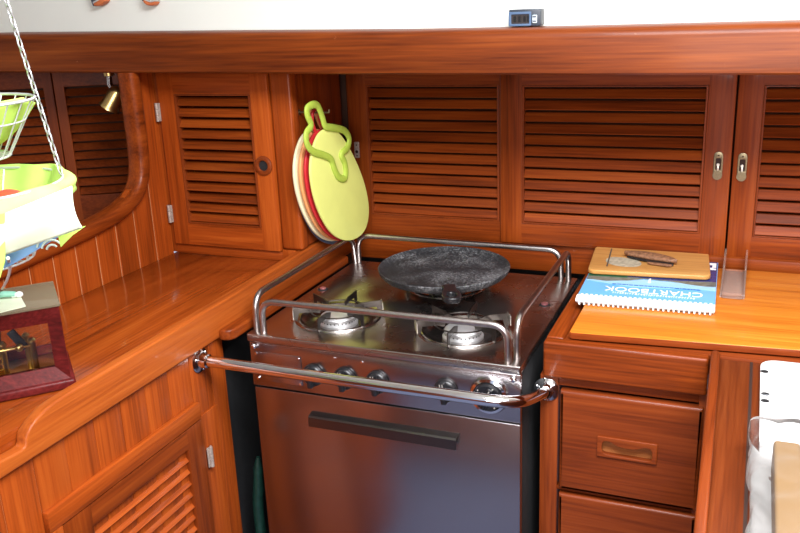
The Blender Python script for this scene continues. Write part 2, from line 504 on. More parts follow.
# deckhead with a hatch opening
cm = MB()
HX0, HX1, HY0, HY1, CZ = -.40, .65, .15, .85, 2.02
cm.box(-3.0, HX0, -2.0, 2.2, CZ, CZ+.04, 0).box(HX1, 1.6, -2.0, 2.2, CZ, CZ+.04, 0)
cm.box(HX0, HX1, -2.0, HY0, CZ, CZ+.04, 0).box(HX0, HX1, HY1, 2.2, CZ, CZ+.04, 0)
struct(cm.build('ceiling', M['white'], smooth=0))
struct(MB().box(-3.0, 1.6, 1.52, 1.56, 1.40, 2.02, 0).build('wall_back', M['white'], smooth=0))
struct(MB().box(-3.04, -3.0, -2.0, 2.2, 0, 2.06, 0).build('wall_left', M['white'], smooth=0))
struct(MB().box(1.6, 1.64, -2.0, 2.2, 0, 2.06, 0).build('wall_right', W['z'], smooth=0))
wm = MB()   # aft bulkhead with the companionway opening
wm.box(-3.0, -.75, -1.44, -1.40, 0, 2.02, 0).box(.95, 1.6, -1.44, -1.40, 0, 2.02, 0).box(-.75, .95, -1.44, -1.40, 0, 1.15, 0)
struct(wm.build('wall_front', W['z'], smooth=0))

# beam along the cabin side (slightly cambered)
def beam_mesh():
    b = bmesh.new()
    st = [(-2.9, 1.372, 1.452), (-1.51, 1.3625, 1.4425), (-1.0, 1.3570, 1.434), (-.58, 1.3525, 1.4265), (-.25, 1.3495, 1.4245), (.055, 1.3480, 1.4240), (1.5, 1.340, 1.415)]
    rings = []
    for x, z0, z1 in st:
        sec = [(1.433, z0), (1.430, z0+.003), (1.430, z1-.016), (1.432, z1-.009), (1.4365, z1-.003), (1.443, z1), (1.53, z1), (1.53, z0)]
        rings.append([b.verts.new((x, y, z)) for y, z in sec])
    for A, B in zip(rings, rings[1:]):
        for i in range(8): b.faces.new((A[i], A[(i+1) % 8], B[(i+1) % 8], B[i]))
    b.faces.new(rings[0]); b.faces.new(rings[-1][::-1])
    bmesh.ops.recalc_face_normals(b, faces=b.faces)
    return b
mb = MB(); mb._merge(beam_mesh())
struct(mb.build('trim_1', W['beam'], smooth=35))
struct(MB().box(-.86, 1.5, 1.53, 2.0, 1.368, 1.39, 0).box(-1.20, -.86, 1.53, 2.0, 1.368, 1.39, 0).box(-2.9, -1.20, 1.53, 2.1, 1.375, 1.395, 0).build('trim_2', W['x'], smooth=0))

# bulkhead at the left: tongue-and-groove planks with a rounded cut-out
XL = -1.175
curve_in = [(.40, 1.035), (1.041, 1.078), (1.21, 1.087), (1.309, 1.097), (1.352, 1.108), (1.385, 1.129), (1.403, 1.150), (1.412, 1.178), (1.413, 1.25), (1.414, 1.37)]
def z_edge(y):
    for (a, za), (b, zb) in zip(curve_in, curve_in[1:]):
        if a <= y <= b and b > a: return za+(zb-za)*(y-a)/(b-a)
    return 1.37
bm_ = MB()
pw = .0585; y = 1.5098
while y > .42:
    y0 = y-pw
    if y0 > 1.415: zt0 = zt1 = 1.362
    else: zt0, zt1 = z_edge(min(y0, 1.40))-.010, min(z_edge(min(y, 1.40))-.010, 1.3)
    b = bmesh.new()
    g = .0010; c = .0012
    pts = [(y0+g, zt0), (y-g, zt1)]
    F0 = [b.verts.new((XL-.001, y0+g, .10)), b.verts.new((XL, y0+g+c, .10)), b.verts.new((XL, y-g-c, .10)), b.verts.new((XL-.001, y-g, .10)), b.verts.new((XL-.012, y-g, .10)), b.verts.new((XL-.012, y0+g, .10))]
    F1 = [b.verts.new((v.co.x, v.co.y, (zt0 if v.co.y < (y0+y)/2 else zt1))) for v in F0]
    for i in range(6): b.faces.new((F0[i], F0[(i+1) % 6], F1[(i+1) % 6], F1[i]))
    b.faces.new(F1); b.faces.new(F0[::-1])
    bmesh.ops.recalc_face_normals(b, faces=b.faces)
    bm_._merge(b, 0)
    y = y0
# core behind planks shows pale in the grooves
core = [(p[0]+(.018 if p[1] > 1.14 else .006), p[1]-.016) for p in curve_in] + [(1.505, 1.362), (1.505, .10), (.40, .10)]
bm_.poly([core], .010, frame((XL-.0065, 0, 0), (0, 1, 0), (0, 0, 1), (1, 0, 0)), mi=1)
struct(bm_.build('wall_bulkhead', [W['plank_z'], M['seam']], smooth=30))
# rounded rim round the cut-out
rim = spline([Vector((XL-.006, a, z)) for a, z in [(.40, 1.022), (.70, 1.044), (1.041, 1.066), (1.21, 1.075), (1.307, 1.084), (1.362, 1.096), (1.406, 1.116), (1.431, 1.150), (1.439, 1.20), (1.440, 1.28), (1.440, 1.36)]], 6, False)
mb = MB()
b = bmesh.new(); rings = []
for i, p in enumerate(rim):
    t = (rim[min(i+1, len(rim)-1)]-rim[max(i-1, 0)]).normalized(); u = Vector((1, 0, 0)); w = t.cross(u)
    ring = []
    for k in range(20):
        a = 2*PI*k/20; ca, sa = math.cos(a), math.sin(a)
        ring.append(b.verts.new(p+u*.021*math.copysign(abs(ca)**.6, ca)+w*.0158*math.copysign(abs(sa)**.7, sa)))
    rings.append(ring)
for A, B in zip(rings, rings[1:]):
    for k in range(20): b.faces.new((A[k], A[(k+1) % 20], B[(k+1) % 20], B[k]))
b.faces.new(rings[0]); b.faces.new(rings[-1][::-1])
bmesh.ops.recalc_face_normals(b, faces=b.faces)
mb._merge(b); struct(mb.build('trim_3', wood('rim_teak', 'y', **TEAK), smooth=60))

# ================================================================== SALOON LOCKER seen through the cut-out
sd = Vector((.866, .5, 0)); sn = Vector((.5, -.866, 0)); SO = Vector((-1.2, 1.80, 0))
def sp(s_, z, out=0): return SO+sd*s_+sn*out+Vector((0, 0, z))
T_ = frame(SO, sd, -sn, (0, 0, 1))       # x along the locker, y inward, z up
loc_ = thing('saloon_locker', 'shadowed louvered locker seen through the rounded opening at left', 'cabinet', sp(-.4, .95))
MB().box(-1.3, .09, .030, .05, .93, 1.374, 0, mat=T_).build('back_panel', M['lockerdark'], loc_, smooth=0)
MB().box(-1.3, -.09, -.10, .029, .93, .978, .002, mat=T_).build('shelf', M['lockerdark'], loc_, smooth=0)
for (a0, a1) in ((-.80, -.393), (-.391, .075)):
    s0, s1 = a0+.024, a1-.022
    dd = frame_mesh((a0, s0, s1, a1), (.98, 1.05, 1.312, 1.368), 0, .018, T_).build('door', [W['rz'], W['rx']], loc_, smooth=0)
    l = MB(); louvres(l, sp(s0, 0, -.001), sd, (0, 0, 1), s1-s0, 1.052, 1.312, 12, sn)
    l.build('louver_panel', wood('saloon_slats_%d' % int(-a0*100), 'x', island=.15, **RED), dd, smooth=30)

# ================================================================== BACK LOCKER behind the stove
BY = 1.74
bl = thing('wall_locker', 'long varnished teak locker with louvered doors behind the stove, under the beam', 'cabinet', (-.2, BY, .95))
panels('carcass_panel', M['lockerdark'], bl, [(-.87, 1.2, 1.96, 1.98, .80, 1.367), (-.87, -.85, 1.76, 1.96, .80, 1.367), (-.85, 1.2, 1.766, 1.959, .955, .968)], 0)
panels('frame_rail', W['x'], bl, [(-.850, 1.2, BY+.006, BY+.024, .908, .973), (-.850, 1.2, BY+.022, BY+.034, 1.325, 1.367)])
MB().box(-.255, 1.2, BY-.014, BY+.006, .942, .972, .004).build('base_trim', W['x'], bl, smooth=30)
def back_door(x0, x1, l0, l1, z0, front, latchx, latchz, small=False):
    st = frame_mesh((x0, l0, l1, x1), (z0, 1.014, 1.302, 1.365), front, front+.018).build('door', [W['z'], W['x']], bl, smooth=30)
    frame_mesh((l0, l0+.004, l1-.004, l1), (1.014, 1.017, 1.299, 1.302), front-.0012, front+.016, None, .0008).build('bead', [W['rz'], W['rx']], st, smooth=30)
    l = MB(); louvres(l, (l0+.004, front+.002, 0), (1, 0, 0), (0, 0, 1), l1-l0-.008, 1.0175, 1.300, 12, (0, -1, 0))
    l.build('louver_panel', W['slat_x'], st, smooth=30)
    Tm = frame((latchx, front-.001, latchz), (1, 0, 0), (0, 0, 1), (0, -1, 0))
    k = MB()
    if small:
        k.poly([rrect(-.006, .006, -.018, .018, .002)], .002, Tm, .0004)
        k.cyl((latchx, front-.003, latchz-.004), (latchx, front-.001, latchz-.004), .0035, mi=1)
        k.cyl((latchx, front-.0026, latchz+.011), (latchx, front-.001, latchz+.011), .0016, mi=1)
        k.cyl((latchx, front-.0026, latchz-.013), (latchx, front-.001, latchz-.013), .0016, mi=1)
        k.build('latch', [M['hinge'], M['seamdark']], st)
    else:
        k.poly([rrect(-.0085, .0085, -.024, .026, .0084), [(a*.55, b*.6+.002) for a, b in rrect(-.0085, .0085, -.019, .019, .004)]], .0028, Tm, .0006)
        k.poly([rrect(-.007, .007, -.02, .02, .004)], .0008, Tm, mi=1)
        k.cyl((latchx, front-.004, latchz+.001), (latchx, front-.0005, latchz+.001), .0028, seg=12, mi=2)
        k.box(latchx-.0018, latchx+.0018, front-.004, front-.001, latchz-.011, latchz-.001, .0005, mi=2)
        k.cyl((latchx, front-.0055, latchz-.019), (latchx, front-.002, latchz-.019), .0088, seg=24, mi=0)
        k.cyl((latchx, front-.003, latchz+.019), (latchx, front-.002, latchz+.019), .0016, seg=10, mi=1)
        k.build('latch', [M['brassold'], M['seamdark'], M['tab']], st)
    return st
back_door(-.842, -.489, -.795, -.4945, .968, BY+.004, -.8235, 1.160, True)
back_door(-.489, -.0365, -.443, -.0855, .970, BY-.004, -.0595, 1.152)
back_door(-.0330, .40, .0115, .352, .971, BY-.004, -.0165, 1.151)
back_door(.402, .80, .45, .75, .971, BY-.004, .42, 1.151)

# ================================================================== CORNER LOCKER at the end of the left worktop
CY = 1.51
cl = thing('corner_locker', 'small teak corner locker with one louvered door above the left worktop', 'cabinet', (-1.0, CY, .963))
panels('side_panel', W['z'], cl, [(-1.1748, -1.171, CY+.0205, 1.7195, .9625, 1.366)])
panels('frame_stile', W['gz'], cl, [(-.899, -.8692, CY, CY+.03, .963, .9862), (-1.187, -1.1655, CY, CY+.02, .963, 1.366)])
MB().box(-.899, -.850, CY, CY+.03, .9874, 1.366, .007, 3).build('frame_stile', W['gz'], cl, smooth=35)
panels('frame_rail', W['gx'], cl, [(-1.1655, -.899, CY, CY+.02, .9622, .982), (-1.1655, -.899, CY+.015, CY+.02, 1.33, 1.366)])
MB().box(-.868, -.854, CY+.0305, 1.738, .9905, 1.366, .001).build('side_panel', W['z'], cl, smooth=30)
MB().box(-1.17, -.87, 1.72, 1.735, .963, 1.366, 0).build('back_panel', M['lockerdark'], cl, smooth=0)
st = frame_mesh((-1.1645, -1.124, -.941, -.900), (.984, 1.033, 1.309, 1.364), CY-.006, CY+.014).build('door', [W['gz'], W['gx']], cl, smooth=30)
frame_mesh((-1.124, -1.120, -.945, -.941), (1.033, 1.036, 1.306, 1.309), CY-.0075, CY+.012, None, .0008).build('bead', [W['rz'], W['rx']], st, smooth=30)
l = MB(); louvres(l, (-1.120, CY-.004, 0), (1, 0, 0), (0, 0, 1), .175, 1.037, 1.307, 12, (0, -1, 0)); l.build('louver_panel', W['slat_x'], st, smooth=30)
Tm = frame((-.9225, CY-.007, 1.1655), (1, 0, 0), (0, 0, 1), (0, -1, 0)) @ Matrix.Diagonal((1.2, 1.2, 1, 1))
r = MB().lathe([(.0085, -.006), (.0085, .001), (.010, .0035), (.0135, .004), (.0165, .002), (.017, -.0005), (.017, -.006)], seg=32, mat=Tm)
r.cyl((-.9225, CY-.0058, 1.1655), (-.9225, CY-.0075, 1.1655), .0112, mi=1)
r.build('finger_hole', [wood('turned_ring', 'x', **RED), M['black']], st)
def hinge(parent, c, ex, nrm):
    T = frame(c, ex, (0, 0, 1), nrm)
    k = MB()
    k.poly([rrect(-.0065, .0065, -.019, .019, .001)], .002, T, .0003)
    for z0, z1 in ((-.019, -.007), (-.006, .006), (.007, .019)):
        a = T @ Vector((0, z0, .003)); b_ = T @ Vector((0, z1, .003)); k.cyl(a, b_, .0036, seg=14)
    return k.build('hinge', M['hinge'], parent)
hinge(cl, (-1.1680, CY-.0075, 1.272), (1, 0, 0), (0, -1, 0))
hinge(cl, (-1.1680, CY-.0075, 1.052), (1, 0, 0), (0, -1, 0))

# ================================================================== LEFT WORKTOP with fiddle
XF = -.850
wt = thing('worktop', 'long glossy teak worktop with raised fiddle edge, left of the stove', 'worktop', (-1.0, 1.0, .925))
MB().box(XL+.002, XF-.0180, .42, 1.735, .925, .962, .002).build('slab', W['top'], wt, smooth=30)
prof = [(.42, .9195), (1.737, .9195), (1.737, .984), (1.51, .984), (1.0, .977), (.83, .976), (.80, .975), (.780, .972), (.764, .967), (.752, .961), (.744, .954), (.7405, .947), (.740, .942), (.737, .939), (.730, .938), (.70, .940), (.66, .941), (.42, .941)]
prof = [(a, b+(.0025 if b > .93 else 0)) for a, b in prof]
MB().poly([prof], .0195, frame((XF-.0078, 0, 0), (0, 1, 0), (0, 0, 1), (1, 0, 0)), .004, res=3).build('fiddle', wood('fiddle_teak', 'y', **dict(dark=(.22, .040, .006), mid=(.38, .080, .011), light=(.48, .12, .018))), wt, smooth=50)

# ================================================================== LEFT BASE CABINET
bc = thing('base_cabinet', 'teak base cabinet with louvered door under the left worktop', 'cabinet', (-1.0, .9, 0))
pm = MB()
XP = -.858
y = 1.163; pw2 = .0585
pm.box(XP-.012, XP, 1.1638, 1.206, .05, .9188, .0012)
while y > .45:
    pm.box(XP-.012, XP, y-pw2+.0006, y-.0006, .05, .9188, .0012)
    y -= pw2
pm.box(XP-.016, XP-.002, .43, 1.2, .05, .9185, 0, mi=1)
pm.build('front_panel', [W['plank_z'], M['seam']], bc, smooth=30)
panels('carcass_panel', M['black'], bc, [(-1.16, XP-.017, 1.19, 1.205, .05, .92), (-1.154, XP-.017, .43, .445, .05, .92), (-1.16, -1.155, .43, 1.189, .05, .92)], 0)
# door casing
cs = MB().box(XP, XP+.010, .752, 1.108, .8005, .8315, .0012).build('casing', W['gy'], bc, smooth=35)
MB().box(XP, XP+.010, .752, .775, .12, .8, .0012).build('casing', W['gz'], bc, smooth=35)
MB().box(XP, XP+.004, 1.085, 1.165, .12, .8, .001).build('casing', W['gz'], bc, smooth=35)
XD = XP+.008
st = frame_mesh((.777, .832, 1.066, 1.112), (.14, .20, .762, .798), 0, .012, frame((XD, 0, 0), (0, 1, 0), (-1, 0, 0), (0, 0, 1))).build('door', [W['z'], W['y']], bc, smooth=30)
l = MB(); louvres(l, (XD-.003, .832, 0), (0, 1, 0), (0, 0, 1), .234, .20, .760, 25, (1, 0, 0), lean=.015, hf=.84); l.build('louver_panel', W['slat_y'], st, smooth=30)
hinge(bc, (XD+.0005, 1.121, .719), (0, 1, 0), (1, 0, 0))
hinge(bc, (XD+.0005, 1.121, .26), (0, 1, 0), (1, 0, 0))
# ledge strip beside the stove
led = [(-.8472, 1.184), (-.838, 1.182), (-.826, 1.187), (-.821, 1.198), (-.821, 1.66), (-.8472, 1.66)]
MB().poly([led], .020, frame((0, 0, .9265), (1, 0, 0), (0, 1, 0)), .004).build('ledge', W['y'], bc, smooth=40)

# stove recess, in matt black
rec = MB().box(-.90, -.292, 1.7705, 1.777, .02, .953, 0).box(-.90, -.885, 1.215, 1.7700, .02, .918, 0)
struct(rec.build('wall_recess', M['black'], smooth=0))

# ================================================================== STOVE
SX0, SX1, SY0, SY1, SZ = -.813, -.3115, 1.218, 1.682, .920
sv = thing('stove', 'stainless steel gimballed boat stove with oven between the teak cabinets', 'stove', (-.565, 1.45, .30))
MB().box(SX0+.006, SX1-.004, SY0+.012, SY1-.004, .30, .905, .002).build('body', M['black'], sv, smooth=30)
BURN = [(-.690, 1.340, .080), (-.447, 1.340, .080), (-.555, 1.565, .080)]
top = MB().poly([rrect(SX0, SX1, SY0-.002, SY1, .004)]+[circle(a, b, c*.955, 48) for a, b, c in BURN], .014, frame((0, 0, SZ-.007), (1, 0, 0), (0, 1, 0)), .002)
top.build('hob_top', M['steeltop'], sv, smooth=35)
MB().box(SX0+.004, SX1-.0005, SY0, SY0+.012, .8205, SZ-.0145, .0015).build('control_panel', M['steel'], sv, smooth=30)
for x in (SX0+.014, SX1-.012):
    MB().sphere((x, SY0-.003, SZ-.022), .0055, seg=14, scale=(1, .6, 1)).build('bolt', M['chrome'], sv)
dr = MB().box(SX0+.008, SX1-.0005, SY0-.002, SY0+.012, .36, .8185, .0015).build('oven_door', M['steel'], sv, smooth=30)
hp = [(0, .787), (-.014, .785), (-.0165, .782), (-.0175, .765), (-.0155, .765), (-.015, .780), (-.013, .782), (0, .784)]
MB().poly([hp], .274, frame((-.553, SY0-.002, 0), (0, 1, 0), (0, 0, 1), (1, 0, 0))).build('door_handle', M['steeldark'], dr, smooth=30)
# rating plate with screws
pt = MB().box(-.800, -.706, SY0-.0012, SY0, .832, .888, .0005)
for x in (-.796, -.710):
    for z in (.836, .884): pt.cyl((x, SY0-.0028, z), (x, SY0-.001, z), .0022, seg=12, mi=1)
for i, (w_, z) in enumerate(((.05, .858), (.056, .853), (.04, .848), (.05, .843))):
    pt.box(-.778, -.778+w_, SY0-.0016, SY0-.001, z, z+.0014, 0, mi=2)
pt.box(-.793, -.782, SY0-.0016, SY0-.001, .846, .858, 0, mi=2)
pt.build('rating_plate', [M['steel'], M['chrome'], M['steeldark']], sv, smooth=30)
for x, z in ((-.64, .894), (-.588, .893)): MB().cyl((x, SY0-.002, z), (x, SY0+.001, z), .002, seg=12).build('screw', M['chrome'], sv)
# knobs
def knob(x, z, ang, dial=False):
    Tm = frame((x, SY0-.0005, z), (1, 0, 0), (0, 0, 1), (0, -1, 0))
    if dial:
        k = MB().lathe([(.0, .0), (.032, .0), (.0325, .004), (.030, .009), (.0255, .0105), (.0235, .008), (0, .008)], mat=Tm, seg=40)
        o = k.build('thermostat_dial', M['chrome'], sv)
        k2 = MB().lathe([(.0232, .008), (.0228, .014), (.021, .0165), (0, .017)], mat=Tm, seg=40)
        k2.box(-.0045, .0045, -.019, .019, .016, .024, .002, mat=Tm @ Matrix.Rotation(ang, 4, 'Z'))
        o2 = k2.build('knob', M['knob'], o)
        k3 = MB().box(-.0008, .0008, .002, .017, .0236, .0246, 0, mat=Tm @ Matrix.Rotation(ang, 4, 'Z'))
        for a in (20, 60, 140, 200, 250, 310): k3.cyl(Tm @ Vector((.0195*math.cos(math.radians(a)), .0195*math.sin(math.radians(a)), .0163)), Tm @ Vector((.0195*math.cos(math.radians(a)), .0195*math.sin(math.radians(a)), .0174)), .0013, seg=8)
        k3.build('pointer', M['pointer'], o)
        return o
    k = MB().lathe([(0, 0), (.0195, 0), (.0205, .003), (.0195, .008), (.016, .011), (0, .012)], mat=Tm, seg=32)
    # scalloped edge and raised grip
    k.box(-.0048, .0048, -.0185, .0185, .009, .0215, .0022, mat=Tm @ Matrix.Rotation(ang, 4, 'Z'))
    o = k.build('knob', M['knob'], sv)
    p = MB()
    for dx in (-.0022, .0022): p.box(dx-.0007, dx+.0007, .001, .0178, .0212, .0220, 0, mat=Tm @ Matrix.Rotation(ang, 4, 'Z'))
    p.build('pointer', M['pointer'], o)
    return o
for x, z, a in ((-.682, .858, .05), (-.621, .860, .05), (-.560, .861, .08), (-.437, .8635, .1)): knob(x, z, a)
knob(-.363, .8655, -.35, True)
# fiddle rails round the hob
def rail(pts, r=.0058): return MB().tube(fillet(pts, .032, 8), r, 14).build('fiddle_rail', M['tube'], sv, smooth=60)
RZ = .982
rail([(-.785, 1.231, SZ), (-.785, 1.231, RZ-.002), (-.336, 1.231, RZ-.001), (-.336, 1.231, SZ)])
rail([(-.803, 1.238, SZ), (-.803, 1.240, RZ+.004), (-.803, 1.650, RZ+.004), (-.803, 1.660, SZ)])
rail([(-.3265, 1.251, SZ), (-.3265, 1.251, RZ+.004), (-.3265, 1.655, RZ+.004), (-.3265, 1.660, SZ)])
rail([(-.800, 1.672, SZ), (-.800, 1.672, RZ), (-.346, 1.672, RZ-.002), (-.344, 1.672, SZ)])
# burners
def burner(cx, cy, R):
    d = MB().lathe([(0, -.0130), (R*.52, -.0130), (R*.70, -.0110), (R*.82, -.0055), (R*.87, .0010), (R*.90, .0022), (R*.925, .0012), (R*.955, .0022), (R*.985, .0032), (R, .0020), (R*1.01, 0)], (cx, cy, SZ))
    o = d.build('burner_dish', M['dish'], sv)
    h = MB().lathe([(.012, .001), (.036, .001), (.0365, .006), (.032, .010), (.033, .014), (.0335, .0165), (.032, .019), (.024, .0220), (.012, .0230), (0, .0232)], (cx, cy, SZ-.0145), 40)
    for i in range(28):
        a = 2*PI*i/28; h.box(-.0011, .0011, -.0006, .0006, -.002, .002, 0, mi=1, mat=Matrix.Translation((cx+.0318*math.cos(a), cy+.0318*math.sin(a), SZ-.004)) @ Matrix.Rotation(a+PI/2, 4, 'Z'))
    h.build('burner_head', [M['burner'], M['black']], o)
    g = MB().lathe([(.0495, .0145), (.0515, .0145), (.0515, .0165), (.0495, .0165)], (cx, cy, SZ), 32, closed=True); tabs = []
    for k in range(6):
        a = math.radians(-90+60*k)
        br = k in (1, 2, 5, 4) and k in (2, 5)
        out = [(.030, .020), (.045, .0245), (R*1.03, .026), (R*1.03, .001), (R*.94, .001), (R*.90, .014), (.05, .014), (.033, .011)]
        Tm = Matrix.Translation((cx, cy, SZ)) @ Matrix.Rotation(a, 4, 'Z') @ frame((0, 0, 0), (1, 0, 0), (0, 0, 1), (0, -1, 0))
        g.poly([out], .0022, Tm)
        if br: tabs.append(a)
    go = g.build('pan_support', M['grate'], sv, smooth=30)
    for a in tabs: MB().box(R*1.024, R*1.045, -.013, .013, .006, .024, .001, mat=Matrix.Translation((cx, cy, SZ)) @ Matrix.Rotation(a, 4, 'Z')).build('end_tab', M['tab'], go, smooth=30)
for q in BURN: burner(*q)
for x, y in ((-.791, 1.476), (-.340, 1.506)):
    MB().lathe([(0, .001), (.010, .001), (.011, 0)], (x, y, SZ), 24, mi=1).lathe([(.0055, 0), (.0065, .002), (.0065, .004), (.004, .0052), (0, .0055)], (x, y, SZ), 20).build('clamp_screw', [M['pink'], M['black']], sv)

# griddle pan on the rear burner
PC = Vector((-.553, 1.545, .951))
gp = thing('griddle_pan', 'round black speckled cast iron griddle pan on the rear burner', 'pan', PC)
gm = MB()
tl = Matrix.Rotation(math.radians(1.0), 4, Vector((.92, .39, 0)))
gm.lathe([(0, 0), (.112, 0), (.122, .002), (.129, .009), (.1315, .017), (.130, .0185), (.127, .0165), (.122, .0115), (.112, .0095), (0, .0095)], PC, 72, mat=tl)
gm.build('pan_body', M['iron'], gp, smooth=40)
hd = Vector((.40, -.9165, 0)); hs = Vector((.9165, .40, 0))
Th = frame(PC+Vector((0, 0, .010)), hs, hd, (0, 0, -1)) @ Matrix.Rotation(math.radians(-2), 4, 'X')
ho = spline([Vector((-.012, .124, 0)), Vector((-.0115, .145, 0)), Vector((-.0165, .170, 0)), Vector((-.0170, .195, 0)), Vector((-.009, .210, 0)), Vector((.009, .210, 0)), Vector((.0170, .195, 0)), Vector((.0165, .170, 0)), Vector((.0115, .145, 0)), Vector((.012, .124, 0))], 5)
hh = [(.0095*math.cos(2*PI*i/16), .188+.0150*math.sin(2*PI*i/16)) for i in range(16)]
MB().poly([[(p.x, p.y) for p in ho], hh], .011, Th, .003, res=3).build('handle', M['knob'], gp, smooth=50)

# ================================================================== GRAB BAR in front of the stove
gb = thing('grab_bar', 'polished chrome grab bar running across the front of the stove', 'grab bar', (-.56, 1.15, .88))
pts = fillet([(-.850, 1.134, .898), (-.60, 1.148, .8895), (-.40, 1.160, .884), (-.305, 1.168, .880), (-.287, 1.285, .850)], .055, 10)
MB().tube(pts, .0098, 20).build('bar', M['chrome'], gb, smooth=60)
k = MB().lathe([(0, 0), (.022, 0), (.0225, .002), (.020, .004), (.0135, .006), (.0125, .018), (.010, .020)], (XP, 1.134, .898), 32, mat=frame((0, 0, 0), (0, 1, 0), (0, 0, 1), (1, 0, 0)))
for a in (40, 160, 280): k.sphere((XP+.004, 1.134+.0165*math.cos(math.radians(a)), .898+.0165*math.sin(math.radians(a))), .0032, seg=10)
k.build('flange', M['chrome'], gb, smooth=40)
k = MB().lathe([(0, 0), (.0205, 0), (.021, .002), (.0185, .004), (.0135, .006), (.0125, .016), (.010, .018)], (-.287, 1.2935, .851), 32, mat=frame((0, 0, 0), (1, 0, 0), (0, 0, 1), (0, -1, 0)))
for a in (40, 160, 280): k.sphere((-.287+.0165*math.cos(math.radians(a)), 1.2895, .851+.0165*math.sin(math.radians(a))), .0032, seg=10)
k.build('flange', M['chrome'], gb, smooth=40)

# green hose in the gap
hz = MB().tube(spline([Vector((-.822, 1.24, .03))]+[aty(a, b_, 1.24) for a, b_ in ((261, 533), (258.5, 485), (258, 457))], 6, False), [.011]*13+[.0095]*3+[.007, .005, .0035], 14)
tag(hz.build('hose', M['hose'], smooth=60), 'dark green hose end standing in the gap left of the stove', 'hose')

# ================================================================== RIGHT DRAWER CABINET AND WORKTOP
dc = thing('drawer_cabinet', 'red brown teak cabinet with two wide drawers right of the stove', 'cabinet', (-.15, 1.4, 0))
panels('frame_stile', W['rz'], dc, [(-.298, -.268, 1.294, 1.312, .02, .877), (-.048, -.0285, 1.294, 1.312, .02, .877)])
panels('frame_rail', W['rx'], dc, [(-.268, -.048, 1.296, 1.312, .860, .877), (-.268, -.048, 1.296, 1.312, .664, .671), (-.268, -.048, 1.296, 1.312, .02, .47)])
panels('carcass_panel', M['black'], dc, [(-.298, -.288, 1.3125, 1.715, .02, .895), (-.288, -.0285, 1.70, 1.714, .02, .895)], 0)
def drawer(z0, z1):
    zc = z0+.093
    sl = spline([Vector((-.040, .003, 0)), Vector((-.036, .011, 0)), Vector((-.026, .0105, 0)), Vector((-.014, .005, 0)), Vector((0, .003, 0)), Vector((.014, .004, 0)), Vector((.026, .0085, 0)), Vector((.036, .0085, 0)), Vector((.040, .001, 0)), Vector((.039, -.009, 0)), Vector((.034, -.0135, 0)), Vector((0, -.0135, 0)), Vector((-.034, -.0125, 0)), Vector((-.039, -.007, 0))], 4)
    Tm = frame((-.1525, 1.2955, zc), (1, 0, 0), (0, 0, 1), (0, -1, 0))
    hx = [(-.2635+.1525, z0-zc), (-.040+.1525, z0-zc), (-.040+.1525, z1-zc), (-.2635+.1525, z1-zc)]
    e_ = .0
    hx = [(hx[0][0]+e_, hx[0][1]+e_), (hx[1][0]-e_, hx[1][1]+e_), (hx[2][0]-e_, hx[2][1]-e_), (hx[3][0]+e_, hx[3][1]-e_)]
    o = MB().poly([rrect(hx[0][0], hx[1][0], hx[0][1], hx[2][1], .002), [(p.x*1.08, p.y*1.16) for p in sl]], .020, Tm, .0055, res=4).build('drawer', W['rx'], dc, smooth=40)
    Tp_ = frame((-.1525, 1.2845, zc), (1, 0, 0), (0, 0, 1), (0, -1, 0))
    MB().poly([rrect(-.0475, .0475, -.018, .018, .0015), [(p.x, p.y) for p in sl]], .005, Tp_, .0006).build('pull', W['rx'], o, smooth=30)
    MB().box(-.050, .050, -.022, .020, -.0145, -.0115, 0, mat=Tp_).build('pull_recess', wood('pull_recess_teak', 'x', **dict(dark=(.16, .05, .015), mid=(.36, .12, .035), light=(.48, .17, .055))), o, smooth=0)
drawer(.6725, .8555)
drawer(.478, .6625)

rw = thing('worktop', 'teak worktop with fiddle edges around the honey coloured board right of the stove', 'worktop', (-.1, 1.5, .905))
MB().box(-.2615, .9, 1.3045, 1.733, .905, .938, .001).build('slab', W['rx'], rw, smooth=30)
MB().box(-.2915, -.0372, 1.281, 1.304, .878, .941, .005, 4).build('fiddle', W['x'], rw, smooth=40)
MB().box(-.2915, -.262, 1.3045, 1.736, .896, .941, .004, 3).build('fiddle', W['y'], rw, smooth=40)

# block running towards the viewer on the right
sb = thing('side_worktop', 'worn teak side worktop running towards the viewer at lower right', 'worktop', (.3, .9, 0))
MB().poly([[(-.0265, 1.3035), (-.0115, .35), (.9, .35), (.9, 1.3035)]], .834, frame((0, 0, .517), (1, 0, 0), (0, 1, 0)), .001).build('carcass', W['block'], sb, smooth=30)
MB().poly([[(-.0355, 1.292), (-.0180, .35), (-.0050, .35), (-.0220, 1.291), (-.0235, 1.296), (-.027, 1.299), (-.031, 1.299), (-.034, 1.297)]], .062, frame((0, 0, .9195), (1, 0, 0), (0, 1, 0)), .004, res=3).build('fiddle', wood('side_fiddle_teak', 'y', rough=.35, coat=.2, worn=.25, dark=(.07, .011, .002), mid=(.15, .026, .0045), light=(.22, .044, .008)), sb, smooth=50)
MB().box(.0205, .0245, .40, 1.303, .930, .9348, 0).build('seam', M['seamdark'], sb, smooth=0)
HOLES = [atz(a, b, .9425) for a, b in ((764.6, 371.5), (765.4, 394), (765, 400.8))]
lid = MB().poly([rrect(.0345, .60, .985, 1.3020, .024, 8)], .008, frame((0, 0, .9385), (1, 0, 0), (0, 1, 0)), .0015)
lid.box(.037, .11, 1.1745, 1.1752, .9424, .9430, 0, mi=1)
for x, y in [(p.x, p.y) for p in HOLES]: lid.cyl((x, y, .9345), (x, y, .9428), .0056, seg=14, mi=2)  # flat black discs stand in for the shade inside the holes
tag(lid.build('icebox_lid', [M['whiteplastic'], M['greyprint'], M['black']], smooth=40), 'white plastic lid with three small holes on the side worktop at right', 'lid')

